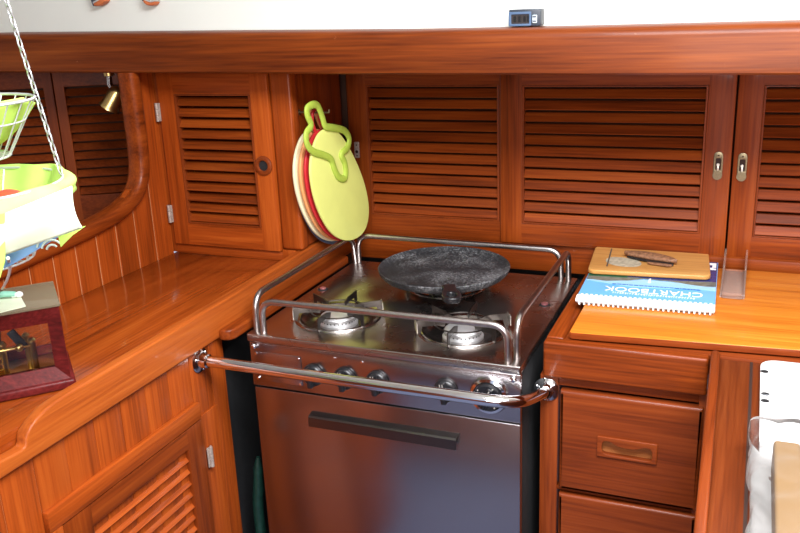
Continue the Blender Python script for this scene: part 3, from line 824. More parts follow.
# honey board on the right worktop
hb = MB().poly([[(-.2545, 1.7165), (-.2535, 1.306), (-.249, 1.303), (.09, 1.328), (.62, 1.367), (.62, 1.7165)]], .012, frame((0, 0, .9467), (1, 0, 0), (0, 1, 0)), .0015)
for f_ in hb.bm.faces: f_.normal_update(); f_.material_index = 0 if f_.normal.z > .3 else 1
tag(hb.build('loose_board', [W['honey'], W['rx']], smooth=40), 'large honey coloured wooden board covering the right worktop under the blue book', 'board')

# ------------------------------------------------------------------ chart book
bz0 = .953
cb = thing('chart_book', 'blue spiral bound chart book with upside down white title, under the bamboo board', 'book', (-.155, 1.57, bz0))
BX0, BX1, BYf, BYb, bz1 = -.272, -.043, 1.447, 1.714, .963
TB = Matrix.Rotation(math.radians(1.6), 4, 'Z')
TBm = Matrix.Translation((-.153, 1.57, 0)) @ TB @ Matrix.Translation((.153, -1.57, 0))
MB().box(BX0, BX1, BYf, BYb, bz0, bz1-.0006, .0008, 1, mat=TBm).build('pages', M['paper'], cb, smooth=0)
MB().box(BX0-.001, BX1+.001, BYf-.001, BYb+.001, bz1-.0006, bz1, 0, mat=TBm).build('cover', M['cover'], cb, smooth=0)
Tc = TBm @ frame((0, 0, bz1+.0003), (1, 0, 0), (0, 1, 0))
def patch(name, loops, m, h=.0004, dz=0):
    return MB().poly(loops, h, Tc @ Matrix.Translation((0, 0, dz))).build(name, m, cb, smooth=0)
# land and sky bands of the cover picture (towards the wall)
patch('sky_print', [[(BX0, 1.553), (-.20, 1.560), (-.17, 1.572), (BX1, 1.568), (BX1, 1.537), (-.07, 1.540), (-.14, 1.531), (-.19, 1.528), (BX0, 1.549)]], M['coverlight'])
patch('land_print', [[(BX0, 1.556), (-.235, 1.550), (-.195, 1.563), (-.17, 1.578), (-.12, 1.574), (-.085, 1.562), (-.06, 1.558), (BX1, 1.560), (BX1, 1.600), (BX0, 1.600)]], M['land'], .0006)
patch('night_print', [[(-.20, 1.585), (-.12, 1.578), (-.09, 1.582), (-.05, 1.588), (BX1, 1.588), (BX1, BYb), (-.20, BYb)]], M['navy'], .0009)
patch('green_print', [[(BX0, 1.575), (-.2, 1.578), (-.2, BYb), (BX0, BYb)]], M['greenprint'], .0009)
patch('sail_print', [[(-.1605, 1.556), (-.1555, 1.558), (-.157, 1.582), (-.1605, 1.580)]], M['paper'], .0012)
bar = patch('label', [[(-.062, 1.662), (BX1-.002, 1.662), (BX1-.002, 1.706), (-.062, 1.706)]], M['paper'], .0013)
MB().box(-.058, -.052, 1.675, 1.690, bz1+.001, bz1+.0014, 0, mat=TBm).box(-.050, -.045, 1.671, 1.674, bz1+.001, bz1+.0014, 0, mat=TBm).build('label_print', M['navy'], cb, smooth=0)
TT = TBm @ Matrix.Translation((-.1475, 1.5085, bz1+.0009)) @ Matrix.Rotation(PI, 4, 'Z')
MB().text('CHARTBOOK', .0275, TT @ Matrix.Diagonal((1.0, 1.25, 1, 1)), .0002, font_scale=.0002).build('title', M['paper'], cb, smooth=0)
sm_ = MB(); random.seed(3); x = -.215
while x < -.075:     # a line of lettering too small to read
    w_ = random.uniform(.0016, .0040); sm_.box(x, x+w_*.35, 1.4840, 1.4905, bz1+.0005, bz1+.001, 0, mat=TBm)
    sm_.box(x, x+w_, random.choice((1.4840, 1.487, 1.4895)), 1.4907, bz1+.0005, bz1+.0009, 0, mat=TBm); x += w_+.0018
sm_.build('small_print', M['paper'], cb, smooth=0)
ik = MB().box(-.222, -.075, 1.5362, 1.5366, bz1+.0003, bz1+.0006, 0, mat=TBm); x = -.222
while x < -.07:
    w_ = random.uniform(.002, .008); ik.box(x, x+w_, 1.5345, 1.5385, bz1+.0004, bz1+.0008, 0, mat=TBm)
    x += w_+.0015
ik.build('ink_print', M['ink'], cb, smooth=0)
# plastic comb binding
cbm = MB()
n = 27
def cf(u, v):
    a = math.radians(-70+250*v)
    return TBm @ Vector((BX0+(BX1-BX0)*u, BYf+.004-.0085*math.sin(a)*.9-.0, bz1-.0025+.0070*(-math.cos(a))*0+.0065*math.sin(a*.62)))
comb = [(BYf+.016, bz1+.0012), (BYf+.010, bz1+.0030), (BYf+.002, bz1+.0030), (BYf-.006, bz1+.0008), (BYf-.0085, bz1-.003), (BYf-.0075, bz1-.005), (BYf-.0055, bz1-.003), (BYf-.003, bz1-.0005), (BYf+.003, bz1+.0012), (BYf+.010, bz1+.0012)]
b = bmesh.new()
A = [b.verts.new((BX0-.001, y, z)) for y, z in comb]; B = [b.verts.new((BX1+.001, y, z)) for y, z in comb]
for j in range(len(comb)): b.faces.new((A[j], A[(j+1) % len(comb)], B[(j+1) % len(comb)], B[j]))
b.faces.new(A); b.faces.new(B[::-1]); bmesh.ops.recalc_face_normals(b, faces=b.faces)
cbm._merge(b, 0, TBm)
for i in range(n):
    x = BX0+.006+(BX1-BX0-.012)*i/(n-1)
    cbm.tube([TBm @ Vector((x, y, z)) for y, z in ((BYf-.007, bz1-.002), (BYf-.0118, bz1-.0042), (BYf-.0118, bz1-.0072), (BYf-.008, bz0+.0008), (BYf-.001, bz0+.001))], .0017, 6)
    cbm.box(x-.0022, x+.0022, BYf+.015, BYf+.022, bz1, bz1+.0010, 0, mat=TBm)
cbm.build('comb_binding', M['whiteplastic'], cb, smooth=40)

# ------------------------------------------------------------------ bamboo board and folding knife
kz0 = .9645; kz1 = .9735
c00, c10 = atz(587.5, 269.5, kz1), atz(711, 276, kz1)
c01, c11 = atz(596.5, 246, kz1), atz(711.5, 251, kz1)
O = (c00+c10)/2; ex = (c10-c00).normalized(); ey = Vector((-ex.y, ex.x, 0))
wd = (c10-c00).length; dp = ((c01+c11)/2-O).dot(ey)
bb = thing('cutting_board', 'small bamboo cutting board with rounded corners lying on the blue chart book', 'cutting board', (O.x, O.y, kz0))
Tk = frame((O.x, O.y, (kz0+kz1)/2), ex, ey)
MB().poly([rrect(-wd/2, wd/2, 0, dp, .014, 8)], kz1-kz0, Tk, .0025, res=3).build('board', W['bamboo'], bb, smooth=45)
Tt = frame((O.x, O.y, kz1+.0003), ex, ey)
pr = MB()
pr.box(-.0014, .0014, .026, dp-.016, 0, .0003, 0, mat=Tt @ Matrix.Translation((-wd/2+.034, 0, 0)))
for i in range(0):      # worn stitched-looking print near both ends
    pr.box(-.001, .001, -.0016, .0016, 0, .0004, 0, mat=Tt @ Matrix.Translation((-wd/2+.034-.004*math.sin(i), .03+(dp-.05)*i/21, 0)))
    pr.box(-.0006, .0006, -.0022, .0022, 0, .0003, 0, mat=Tt @ Matrix.Translation((wd/2-.036, .008+(dp-.016)*i/21, 0)))
    pr.box(-.0020, .0020, -.0007, .0007, 0, .0004, 0, mat=Tt @ Matrix.Translation((-wd/2+.034+.0036*i, dp-.020, 0)))
pr.build('worn_print', M['thread'], bb, smooth=0)
MB().poly([[(p.x, p.y) for p in spline([Vector((-.075, .045, 0)), Vector((-.05, .03, 0)), Vector((-.02, .035, 0)), Vector((-.015, .06, 0)), Vector((-.035, .085, 0)), Vector((-.07, .09, 0)), Vector((-.082, .07, 0))], 4)]], .0003, Tt).build('stain', M['shoulder'], bb, smooth=0)
k0, k1 = atz(624, 254, kz1+.006), atz(676, 263, kz1+.006)
ka = (k1-k0).normalized(); kn = Vector((-ka.y, ka.x, 0)); kl = (k1-k0).length
kf = thing('folding_knife', 'brown horn handled folding knife lying on the small bamboo board', 'knife', (k0.x, k0.y, kz1))
Tq = frame((k0.x, k0.y, kz1+.0005), ka, kn)
hm = MB()
def kfn(u, v):
    s = kl*u; wdt = .0062+.0085*math.sin(PI*min(1, (u*.9+.08)))**.7
    if u < .12: wdt *= (.35+.65*u/.12)
    if u > .9: wdt *= max(.15, 1-(u-.9)/.1*.85)
    a = 2*PI*v
    return Tq @ Vector((s, .004+.004*math.sin(PI*u)+wdt*math.cos(a), .0078+(.0072*(.55+.45*math.sin(PI*u)))*math.sin(a)))
hm.grid(kfn, 28, 17)
hm.build('handle', M['knifewood'], kf, smooth=60)
MB().poly([[(.01, -.004), (.04, -.0085), (kl*.9, -.012), (kl*.99, -.008), (kl*.97, .002), (.012, .002)]], .0026, Tq @ Matrix.Translation((0, -.003, .0032)), .0006).build('blade', M['knob'], kf, smooth=30)
MB().poly([[(kl*.55, -.019), (kl*.62, -.0215), (kl*.93, -.0185), (kl*.985, -.012), (kl*.96, -.009), (kl*.6, -.0155)]], .004, Tq @ Matrix.Translation((0, -.002, .0032)), .001).build('scale', M['knifewood'], kf, smooth=30)

# ------------------------------------------------------------------ clear acrylic holder at the back
hx0, hx1 = -.0335, .0045
ah = thing('acrylic_holder', 'small clear acrylic holder standing on the honey board at the back wall', 'holder', (-.0145, 1.56, .9525))
for x in (hx0, hx1):
    prf = [(1.540, .9530), (1.690, .9530), (1.716, .960), (1.716, .992), (1.709, .995), (1.700, .990), (1.62, .972), (1.545, .960)]
    MB().poly([prf], .0035, frame((x, 0, 0), (0, 1, 0), (0, 0, 1), (1, 0, 0)), .0008).build('side_wall', M['acrylic'], ah, smooth=40)
MB().poly([rrect(hx0, hx1, 1.535, 1.700, .008, 6)], .004, frame((0, 0, .9552), (1, 0, 0), (0, 1, 0)), .001).build('base_plate', M['acrylic'], ah, smooth=40)
MB().box(hx0+.003, hx1-.003, 1.537, 1.541, .957, .963, .001).build('front_lip', M['acrylic'], ah, smooth=40)

# ------------------------------------------------------------------ plastic bag with paper parcels, lower right
pb0 = thing('paper_parcel', 'brown paper parcel inside the clear plastic bag at lower right', 'parcel', (.12, .8, .943))
MB().box(.047, .075, .60, .965, .945, .985, .004, 3).build('wrapper', M['tanpaper'], pb0, smooth=40)
MB().box(.0755, .30, .60, .963, .945, .990, .006, 3).build('body', M['brownpaper'], pb0, smooth=40)
import mathutils
def bagfn(u, v):
    # closed crumpled pillow; u round the section, v along y
    a = 2*PI*u
    y = .52+(1.008-.52)*v
    e = min(1, (1-v)/.10)
    ex_ = math.sqrt(max(0, 1-(1-e)**2)) if e < 1 else 1
    rx = .150; rz = .029*(.35+.65*ex_)
    ca, sa = math.cos(a), math.sin(a)
    x = .172+rx*math.copysign(abs(ca)**.35, ca)
    z = .974+rz*math.copysign(abs(sa)**.5, sa)
    p = Vector((x, y, z))
    nv = mathutils.noise.noise_vector(p*19)*.0055+mathutils.noise.noise_vector(p*48)*.0028
    ridge = abs(mathutils.noise.noise(Vector((x*26+y*11, y*16-x*9, 3.1))))
    p += nv+Vector((0, 0, -.004*ridge if sa > 0 else 0))
    p.z = max(p.z, .9432)
    if v > .9: p.y += .010*mathutils.noise.noise(Vector((x*30, 7.7, z*60)))
    return p
bg = MB(); bg.grid(bagfn, 150, 110, closed_u=True)
tag(bg.build('plastic_bag', M['film'], smooth=75), 'crumpled clear plastic bag over brown paper parcel on the white lid, lower right', 'bag')

# ================================================================== HANGING ROUND BOARDS
HN = Vector((.995, -.10, 0)).normalized(); HE = Vector((.10, .995, 0)).normalized(); HO = Vector((-.790, 1.61, 1.1))
def h2(px, py):
    p = pl(px, py, HO, HN); return Vector(((p-HO).dot(HE), p.z-HO.z, 0))
zm = lambda a, b: h2(270+a/3.333, 90+b/3.333)
egg = spline([zm(*q) for q in ((185, 128), (158, 150), (138, 205), (132, 270), (141, 340), (161, 405), (190, 460), (220, 490), (255, 502), (290, 492), (315, 464), (326, 420), (325, 372), (312, 310), (290, 250), (264, 196), (238, 155), (212, 132))], 6)
ring = spline([zm(*q) for q in ((133, 50), (117, 62), (118, 85), (130, 118), (114, 145), (117, 180), (137, 205), (172, 217), (197, 231), (208, 262), (222, 289), (242, 295), (247, 275), (243, 243), (232, 215), (252, 192), (257, 160), (240, 135), (205, 126), (178, 120), (168, 92), (157, 62), (148, 50))], 6)
hang = [('green', 0, 'pale green board with green pepper shaped handle, front of the hanging stack', 'paleyellow', 0, 0),
        ('red', .0130, 'red round board second in the stack hanging beside the back locker', 'red', .000, -.002),
        ('orange', .0250, 'orange round board in the middle of the hanging stack', 'orange', .000, -.003),
        ('cream', .0370, 'cream round board behind the orange one in the hanging stack', 'cream', -.003, -.004),
        ('blue', .0460, 'dark slate blue round board hindmost in the hanging stack, low edge showing', 'blue', .012, -.016)]
for nm, off, lab, mt, de, dz in hang:
    O_ = HO-HN*off
    Tm = frame(O_+HE*de+Vector((0, 0, dz)), HE, (0, 0, 1), HN)
    cen = O_+HE*de+Vector((0, 0, dz))
    t = thing('round_board', lab, 'cutting board', cen, 'colored boards hanging in a stack')
    MB().poly([[(p.x, p.y) for p in egg]], .006, Tm, .002, res=2).build('board', M[mt], t, smooth=45)
    if nm == 'green':
        MB().tube([Tm @ Vector((p.x, p.y, .0048)) for p in ring], .0078, 12, closed=True, flat=(HN, .5)).build('pepper_handle', M['green'], t, smooth=70)
    elif nm != 'blue':
        q = {'red': ((168, 165), (150, 120), (150, 85), (160, 68), (170, 80), (178, 118), (200, 150)), 'orange': ((165, 165), (152, 118), (147, 84), (152, 62), (163, 64), (175, 110), (195, 150)), 'cream': ((168, 165), (158, 118), (152, 82), (156, 60), (168, 66), (184, 110), (205, 150))}[nm]
        MB().tube([Tm @ p for p in spline([zm(*c)+Vector((off*.9, .004, 0)) for c in q], 6, False)], .0045, 10, flat=(HN, .6)).build('handle', M[mt], t, smooth=70)
hk = MB().cyl((-.8545, 1.540, 1.270), (-.851, 1.540, 1.270), .006, seg=16).tube(fillet([(-.852, 1.540, 1.270), (-.784, 1.540, 1.270), (-.784, 1.540, 1.276)], .01, 5), .002, 8)
tag(hk.build('hook', M['brassold'], smooth=50), 'thin brass hook that holds the hanging colored boards', 'hook')

# ================================================================== BRASS LAMP under the beam
lp = thing('spot_lamp', 'small brass spot lamp hanging under the beam in the rounded opening', 'lamp', (-1.279, 1.50, 1.36))
MB().cyl((-1.281, 1.50, 1.348), (-1.281, 1.50, 1.376), .011, seg=20).build('mount', M['brass'], lp)
MB().tube([(-1.281, 1.50, 1.35), (-1.281, 1.498, 1.330), (-1.272, 1.496, 1.318)], [.0055, .0065, .005], 12).build('arm', M['chrome'], lp, smooth=60)
ax = aty(119, 89, 1.495); bx = aty(109, 108, 1.485)
dv = (bx-ax).normalized()
Tl = Matrix.Translation(ax) @ dv.to_track_quat('Z', 'Y').to_matrix().to_4x4(); ll = (bx-ax).length
MB().lathe([(0, -.004), (.008, -.003), (.0150, .002), (.0185, .010), (.0200, ll*.85), (.0230, ll), (.0215, ll), (.0185, ll*.85), (.013, .014), (0, .012)], seg=36, mat=Tl).build('lamp_shade', M['brass'], lp, smooth=45)

# ================================================================== CLOCK on the beam and wall ornaments
ck = thing('digital_clock', 'small blue grey digital clock standing on the beam against white wall', 'clock', (-.372, 1.49, 1.427))
MB().box(-.402, -.347, 1.482, 1.512, 1.427, 1.4545, .002).build('case', M['clockbody'], ck, smooth=30)
MB().poly([rrect(-.4015, -.3625, 1.4275, 1.4505, .0015), rrect(-.397, -.366, 1.431, 1.4465, .001)], .003, frame((0, 1.481, 0), (1, 0, 0), (0, 0, 1), (0, -1, 0)), .0004).build('bezel', M['clockrim'], ck, smooth=30)
dg_ = MB().box(-.397, -.366, 1.4808, 1.482, 1.431, 1.4465, 0)
for x in (-.393, -.385, -.376, -.3695): dg_.box(x, x+.0045, 1.4804, 1.481, 1.434, 1.4435, 0, mi=1)
dg_.build('screen', [M['lcd'], M['lcddark']], ck, smooth=0)
MB().box(-.3605, -.3525, 1.4795, 1.482, 1.4315, 1.4450, .001).build('key_panel', M['clockkey'], ck, smooth=30)
MB().box(-.3595, -.3535, 1.479, 1.4796, 1.4405, 1.4435, .0003).box(-.3595, -.3535, 1.479, 1.4796, 1.4335, 1.4360, .0003).build('key', M['ceramicdark'], ck, smooth=30)

def ornament(pxs, label):
    P = [aty(a, b, 1.512) for a, b in pxs]
    c = sum(P, Vector())/len(P)
    o = thing('ornament', label, 'ornament', (c.x, 1.52, c.z))
    return o
oa = thing('ornament', 'left hanging ornament, slanted orange base with dark ribbed top, on white wall', 'ornament', (-1.285, 1.51, 1.485), 'ornaments on the white wall')
Ta = frame((-1.283, 1.5075, 1.489), Vector((.95, 0, .30)), Vector((-.30, 0, .95)), (0, -1, 0)) @ Matrix.Translation((.004, .008, 0)) @ Matrix.Diagonal((.62, .62, 1, 1))
MB().poly([[(-.024, -.004), (-.010, -.010), (.010, -.010), (.026, -.006), (.028, .003), (.026, .007), (-.024, .004)]], .018, Ta, .003).build('base', M['terracotta'], oa, smooth=40)
MB().poly([[(-.026, .004), (.026, .007), (.024, .045), (-.02, .045)]], .016, Ta, .002).build('body', M['ceramic'], oa, smooth=40)
rb = MB()
for i in range(6): rb.box(-.023+i*.005, -.0205+i*.005, .009, .040, .007, .0105, .0006, mat=Ta)
rb.box(-.029, -.0255, -.004, .040, -.006, .008, .001, mat=Ta)
rb.build('rib', M['ceramicdark'], oa, smooth=30)
ob = thing('ornament', 'right hanging ornament with rounded orange base and pale patterned top, on white wall', 'ornament', (-1.165, 1.51, 1.485), 'ornaments on the white wall')
Tb = frame((-1.163, 1.5075, 1.489), (1, 0, -.05), (.05, 0, 1), (0, -1, 0)) @ Matrix.Translation((.008, .004, 0)) @ Matrix.Diagonal((.62, .62, 1, 1))
MB().poly([[(p.x, p.y) for p in spline([Vector((-.024, .006, 0)), Vector((-.018, -.004, 0)), Vector((-.004, -.0095, 0)), Vector((.012, -.009, 0)), Vector((.022, -.002, 0)), Vector((.022, .003, 0)), Vector((.0, .0, 0)), Vector((-.014, .006, 0))], 4)]], .018, Tb, .003).build('base', M['terracotta'], ob, smooth=40)
MB().poly([[(-.024, .008), (-.012, .004), (.004, .000), (.022, .004), (.027, .012), (.022, .045), (-.022, .045)]], .016, Tb, .002).build('body', M['ceramic'], ob, smooth=40)
rb = MB()
for x, y, r_ in ((-.012, .016, .005), (.002, .011, .004), (.014, .013, .004), (.006, .022, .005), (-.006, .028, .004)): rb.lathe([(r_*.6, .008), (r_*.75, .0095), (r_, .008)], (0, 0, 0), 14, mat=Tb @ Matrix.Translation((x, y, 0)))
rb.box(-.0275, -.0245, .004, .040, -.006, .008, .001, mat=Tb)
rb.build('swirl', M['ceramicdark'], ob, smooth=30)

# ================================================================== BAROGRAPH
gu = Vector((.676, .737, 0)).normalized()        # along the front, towards the right
gw = Vector((-gu.y, gu.x, 0))                    # inward
G0 = atz(77.2, 387.5, .9625)               # front right lower corner
TG = frame(G0, gu, gw, (0, 0, 1))
bgp = thing('barograph', 'mahogany and glass barograph case with brass works on the left worktop', 'barograph', G0)
WG, DG, HG = .285, .128, .128
MB().box(-WG, 0, 0, DG, 0, .014, .004, 3, mat=TG).build('base', W['mahogany'], bgp, smooth=40)
fr_ = MB()
o_ = [(-WG+.006, .014), (-.006, .014), (-.006, HG-.004), (-WG+.006, HG-.004)]
i_ = [(-WG+.026, .032), (-.024, .032), (-.024, HG-.029), (-WG+.026, HG-.029)]
def fr3(y0, y1):
    """bevelled picture-frame front: outer edge proud, inner edge set back"""
    b = bmesh.new()
    A = [b.verts.new((x, y0, z)) for x, z in o_]; B = [b.verts.new((x, y1, z)) for x, z in i_]
    C_ = [b.verts.new((x, y1+.008, z)) for x, z in i_]; D_ = [b.verts.new((x, y1+.008, z)) for x, z in o_]
    for X, Y in ((A, B), (B, C_), (C_, D_), (D_, A)):
        for k in range(4): b.faces.new((X[k], X[(k+1) % 4], Y[(k+1) % 4], Y[k]))
    bmesh.ops.recalc_face_normals(b, faces=b.faces)
    return b
fr_._merge(fr3(.006, .016), 0, TG)
fr_.box(-.014, -.006, .020, DG-.004, .014, .030, .001, mat=TG).box(-.014, -.006, .020, DG-.004, HG-.02, HG-.004, .001, mat=TG).box(-.014, -.006, DG-.016, DG-.004, .014, HG-.004, .001, mat=TG)
fr_._merge(frame_mesh((-WG+.006, -WG+.02, -.020, -.006), (.014, .030, HG-.02, HG-.004), DG-.012, DG-.004, TG).bm, 0)
fr_.box(-WG+.006, -WG+.014, .02, DG-.004, .014, HG-.004, .001, mat=TG)
fr_.build('case_frame', W['mahogany'], bgp, smooth=30)
MB().box(-WG+.004, -.004, .004, DG-.002, HG-.004, HG, .0015, mat=TG).build('case_top', M['baroTop'], bgp, smooth=30)
MB().box(-WG+.02, -.020, .0175, .0195, .030, HG-.027, 0, mat=TG).build('front_glass', M['glass'], bgp, smooth=0)
MB().box(-WG+.016, -.016, .024, DG-.014, .0141, .017, .0005, mat=TG).build('bed_plate', M['brass'], bgp, smooth=30)
dm = MB().lathe([(0, 0), (.034, 0), (.034, .058), (0, .058)], (-.215, .066, .022), 40, mat=Matrix()).build
b_ = MB().lathe([(0, 0), (.034, 0), (.034, .060), (.036, .060), (.036, .064), (0, .064)], seg=40, mat=TG @ Matrix.Translation((-.225, .066, .018))); b_.build('chart_drum', M['paper'], bgp, smooth=40)
b_ = MB()
for i in range(4): b_.lathe([(.012, 0), (.020, .0025), (.0205, .0045), (.012, .007)], seg=28, mat=TG @ Matrix.Translation((-.105, .060, .020+i*.0085)))
b_.lathe([(0, 0), (.012, 0), (.012, .036), (.004, .039), (.004, .05), (0, .05)], seg=20, mat=TG @ Matrix.Translation((-.105, .060, .018)))
b_.build('bellows', M['brass'], bgp, smooth=40)
for x, y_ in ((-.088, .050), (-.048, .045), (-.055, .070)):
    MB().lathe([(0, 0), (.0045, 0), (.0045, .045), (.006, .047), (.006, .052), (.003, .055), (0, .055)], seg=16, mat=TG @ Matrix.Translation((x, y_, .017))).build('pillar', M['brass'], bgp, smooth=40)
MB().box(-.098, -.052, .044, .048, .058, .061, .001, mat=TG).sphere(TG @ Vector((-.066, .046, .060)), .006).tube([TG @ Vector((-.066, .05, .06)), TG @ Vector((-.15, .045, .066)), TG @ Vector((-.21, .03, .05))], .0009, 6).build('pen_arm', M['brass'], bgp, smooth=40)
MB().box(-.006, .006, -.002, .002, 0, .034, .001, mat=TG @ Matrix.Translation((-.058, .052, .055)) @ Matrix.Rotation(-.5, 4, 'Y')).box(-.006, .006, -.003, .003, 0, .030, .001, mat=TG @ Matrix.Translation((-.096, .058, .060)) @ Matrix.Rotation(.15, 4, 'Y')).build('lever', M['baroDark'], bgp, smooth=30)

# card, clip on the barograph
zt = G0.z+HG
cp = [atz(a, b, zt) for a, b in ((26, 307), (19, 294), (-12, 300), (-14, 317))]
cm_ = MB(); b = bmesh.new()
vs = [b.verts.new(p+Vector((0, 0, .0006))) for p in cp]; vs2 = [b.verts.new(p+Vector((0, 0, .0016))) for p in cp]
b.faces.new(vs); b.faces.new(vs2[::-1])
for k in range(4): b.faces.new((vs[k], vs[(k+1) % 4], vs2[(k+1) % 4], vs2[k]))
bmesh.ops.recalc_face_normals(b, faces=b.faces); cm_._merge(b)
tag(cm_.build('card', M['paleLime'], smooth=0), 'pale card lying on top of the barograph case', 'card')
q0, q1 = atz(-10, 297, zt+.006), atz(19, 294.5, zt+.006)
cli = thing('handle_tool', 'mint green and white plastic handle lying on top of the barograph', 'handle', (q1.x, q1.y, zt+.0018))
MB().tube([q0+Vector((0, 0, .001)), q0*.5+q1*.5+Vector((0, 0, .0025)), q1*.88+q0*.12+Vector((0, 0, .001))], [.0042, .0048, .0042], 12).build('grip', M['mint'], cli, smooth=60)
MB().sphere(q1, .0056, scale=(1, 1, .8)).tube([q0*.25+q1*.75+Vector((0, 0, -.0005)), q1], .0035, 10).build('end_knob', M['whiteplastic'], cli, smooth=60)

# ================================================================== HANGING TIERED BASKET
HB = Vector((-.804, .676, 0))
def chainpt(i): return None
tb = thing('hanging_basket', 'two tier wire basket hanging on a zinc chain at upper left', 'basket', (HB.x, HB.y, 1.21))
ch = MB()
path = [Vector((-.7605, .745, 1.497)), Vector((-.7605, .745, 1.49)), Vector((-.745, .750, 1.390)), Vector((-.7295, .752, 1.304))]
path = [Vector((-.792, .738, 1.70))] + path[1:]
seglen = .0118
def along(d):
    for a, b in zip(path, path[1:]):
        L_ = (b-a).length
        if d <= L_: return a+(b-a)*(d/L_), (b-a).normalized()
        d -= L_
    return path[-1], (path[-1]-path[-2]).normalized()
tot = sum((b-a).length for a, b in zip(path, path[1:]))
k = 0; d_ = seglen/2
while d_ < tot:
    p, t = along(d_)
    u = t.cross(Vector((0, 1, 0))).normalized(); w = t.cross(u)
    if k % 2: u = (u*.35+w*.94).normalized()
    else: u = (u*.94+w*.35).normalized()
    lk = [p+t*.0080*math.sin(2*PI*i/14)*(1.0)+u*.0042*math.cos(2*PI*i/14) for i in range(14)]
    ch.tube(lk, .00095, 6, closed=True)
    d_ += seglen; k += 1
ch.build('chain', M['zinc'], tb, smooth=60)
struct(MB().lathe([(0, 0), (.01, 0), (.01, -.006), (.003, -.008), (.003, -.33), (0, -.33)], (-.80, .737, CZ), 12).build('trim_4', M['zinc']))
for side in (0, 1):   # the two other chains, out of view at left
    a = math.radians(130+100*side)
    tp = HB+Vector((.03*math.cos(a), .03*math.sin(a), 1.49)); bt = HB+Vector((.108*math.cos(a), .108*math.sin(a), 1.302))
    c2 = MB(); n_ = 22
    for i in range(n_):
        p = tp+(bt-tp)*(i+.5)/n_; t = (bt-tp).normalized(); u = t.cross(Vector((0, 1, 0))).normalized(); w = t.cross(u)
        if i % 2: u = w
        c2.tube([p+t*.0064*math.sin(2*PI*j/10)+u*.0034*math.cos(2*PI*j/10) for j in range(10)], .00095, 5, closed=True)
    c2.build('chain', M['zinc'], tb, smooth=60)
def wire_tier(R, zr, depth, rb):
    w = MB(); n_ = 40
    w.tube([HB+Vector((R*math.cos(2*PI*i/n_), R*math.sin(2*PI*i/n_), zr)) for i in range(n_)], .0016, 8, closed=True)
    w.tube([HB+Vector((rb*math.cos(2*PI*i/n_), rb*math.sin(2*PI*i/n_), zr-depth)) for i in range(n_)], .0013, 6, closed=True)
    w.tube([HB+Vector(((R*.62+rb*.38)*math.cos(2*PI*i/n_), (R*.62+rb*.38)*math.sin(2*PI*i/n_), zr-depth*.38)) for i in range(n_)], .0010, 6, closed=True)
    for i in range(26):
        a = 2*PI*i/26; c, s_ = math.cos(a), math.sin(a)
        w.tube([HB+Vector((R*c, R*s_, zr)), HB+Vector((rb*c, rb*s_, zr-depth)), HB+Vector((.004*c, .004*s_, zr-depth))], .0009, 5)
    return w.build('wire_basket', M['wire'], tb, smooth=60)
wire_tier(.092, 1.392, .060, .058)
wire_tier(.108, 1.302, .085, .065)
# ropes of cloth liners
def liner(R, zr, depth, rb, seed, flare, th0=0, th1=2*PI, fold=True):
    def fn(u, v):
        a = th0+(th1-th0)*u
        wob = mathutils.noise.noise(Vector((math.cos(a)*1.6, math.sin(a)*1.6, seed)))
        if not fold:
            r = rb*.3+(R*.95-rb*.3)*(v**.62); z = zr-depth*.95+depth*.95*v**1.5
            drop = .020*max(0, math.sin(a-.3))+.012*max(0, -math.cos(a))-.003
            z -= drop*v**2; wob *= .3
        elif v < .72:
            t = v/.72
            r = rb*.2+(R*.985-rb*.2)*(t**.55) if t < 1 else R
            z = zr-depth*.93+(depth*.93+.004)*(t**1.6)
        else:
            t = (v-.72)/.28
            r = R*.985+.006*math.sin(PI*min(1, t*1.2))+flare*t
            z = zr+.004-.018*t*(1+.9*wob)+.003*math.sin(PI*t)
        if fold: z -= .024*max(0, .765*math.cos(a)-.64*math.sin(a))*v**3
        f_ = .004*math.sin(a*11+seed*3)*v
        return HB+Vector(((r+f_)*math.cos(a), (r+f_)*math.sin(a), z+.010*wob*v))
    return fn
l1 = MB(); l1.grid(liner(.092, 1.392, .058, .058, 1.7, .004, fold=False), 96, 26, closed_u=True)
tag(l1.build('cloth_liner', M['lime'], smooth=80, solid=.0012), 'lime green striped cloth lining the small upper hanging basket', 'cloth')
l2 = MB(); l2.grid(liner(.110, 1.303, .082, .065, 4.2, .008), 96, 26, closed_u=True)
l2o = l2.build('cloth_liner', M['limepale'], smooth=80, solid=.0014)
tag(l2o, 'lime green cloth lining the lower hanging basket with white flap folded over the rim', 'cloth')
# flap of the cloth folded over the rim towards the viewer
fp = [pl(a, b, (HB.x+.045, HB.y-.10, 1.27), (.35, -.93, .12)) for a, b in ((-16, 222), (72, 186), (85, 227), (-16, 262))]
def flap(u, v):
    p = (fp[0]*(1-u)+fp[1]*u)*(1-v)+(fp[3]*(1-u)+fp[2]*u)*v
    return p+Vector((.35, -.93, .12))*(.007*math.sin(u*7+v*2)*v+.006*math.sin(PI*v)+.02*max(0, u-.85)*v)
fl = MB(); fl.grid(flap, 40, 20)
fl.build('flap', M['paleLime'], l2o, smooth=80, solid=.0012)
tipp = [pl(a, b, (HB.x+.047, HB.y-.090, 1.27), (.35, -.93, .12)) for a, b in ((86, 226), (57, 231), (61, 247), (73, 235))]
tp_ = MB(); b = bmesh.new(); b.faces.new([b.verts.new(p) for p in tipp]); bmesh.ops.recalc_face_normals(b, faces=b.faces); tp_._merge(b)
tp_.build('tip', M['lime'], l2o, smooth=0, solid=.0012)
sfp = [pl(a, b, (HB.x+.045, HB.y-.106, 1.27), (.35, -.93, .12)) for a, b in ((-6, 216), (5, 213), (5, 262), (0, 278), (-6, 278))]
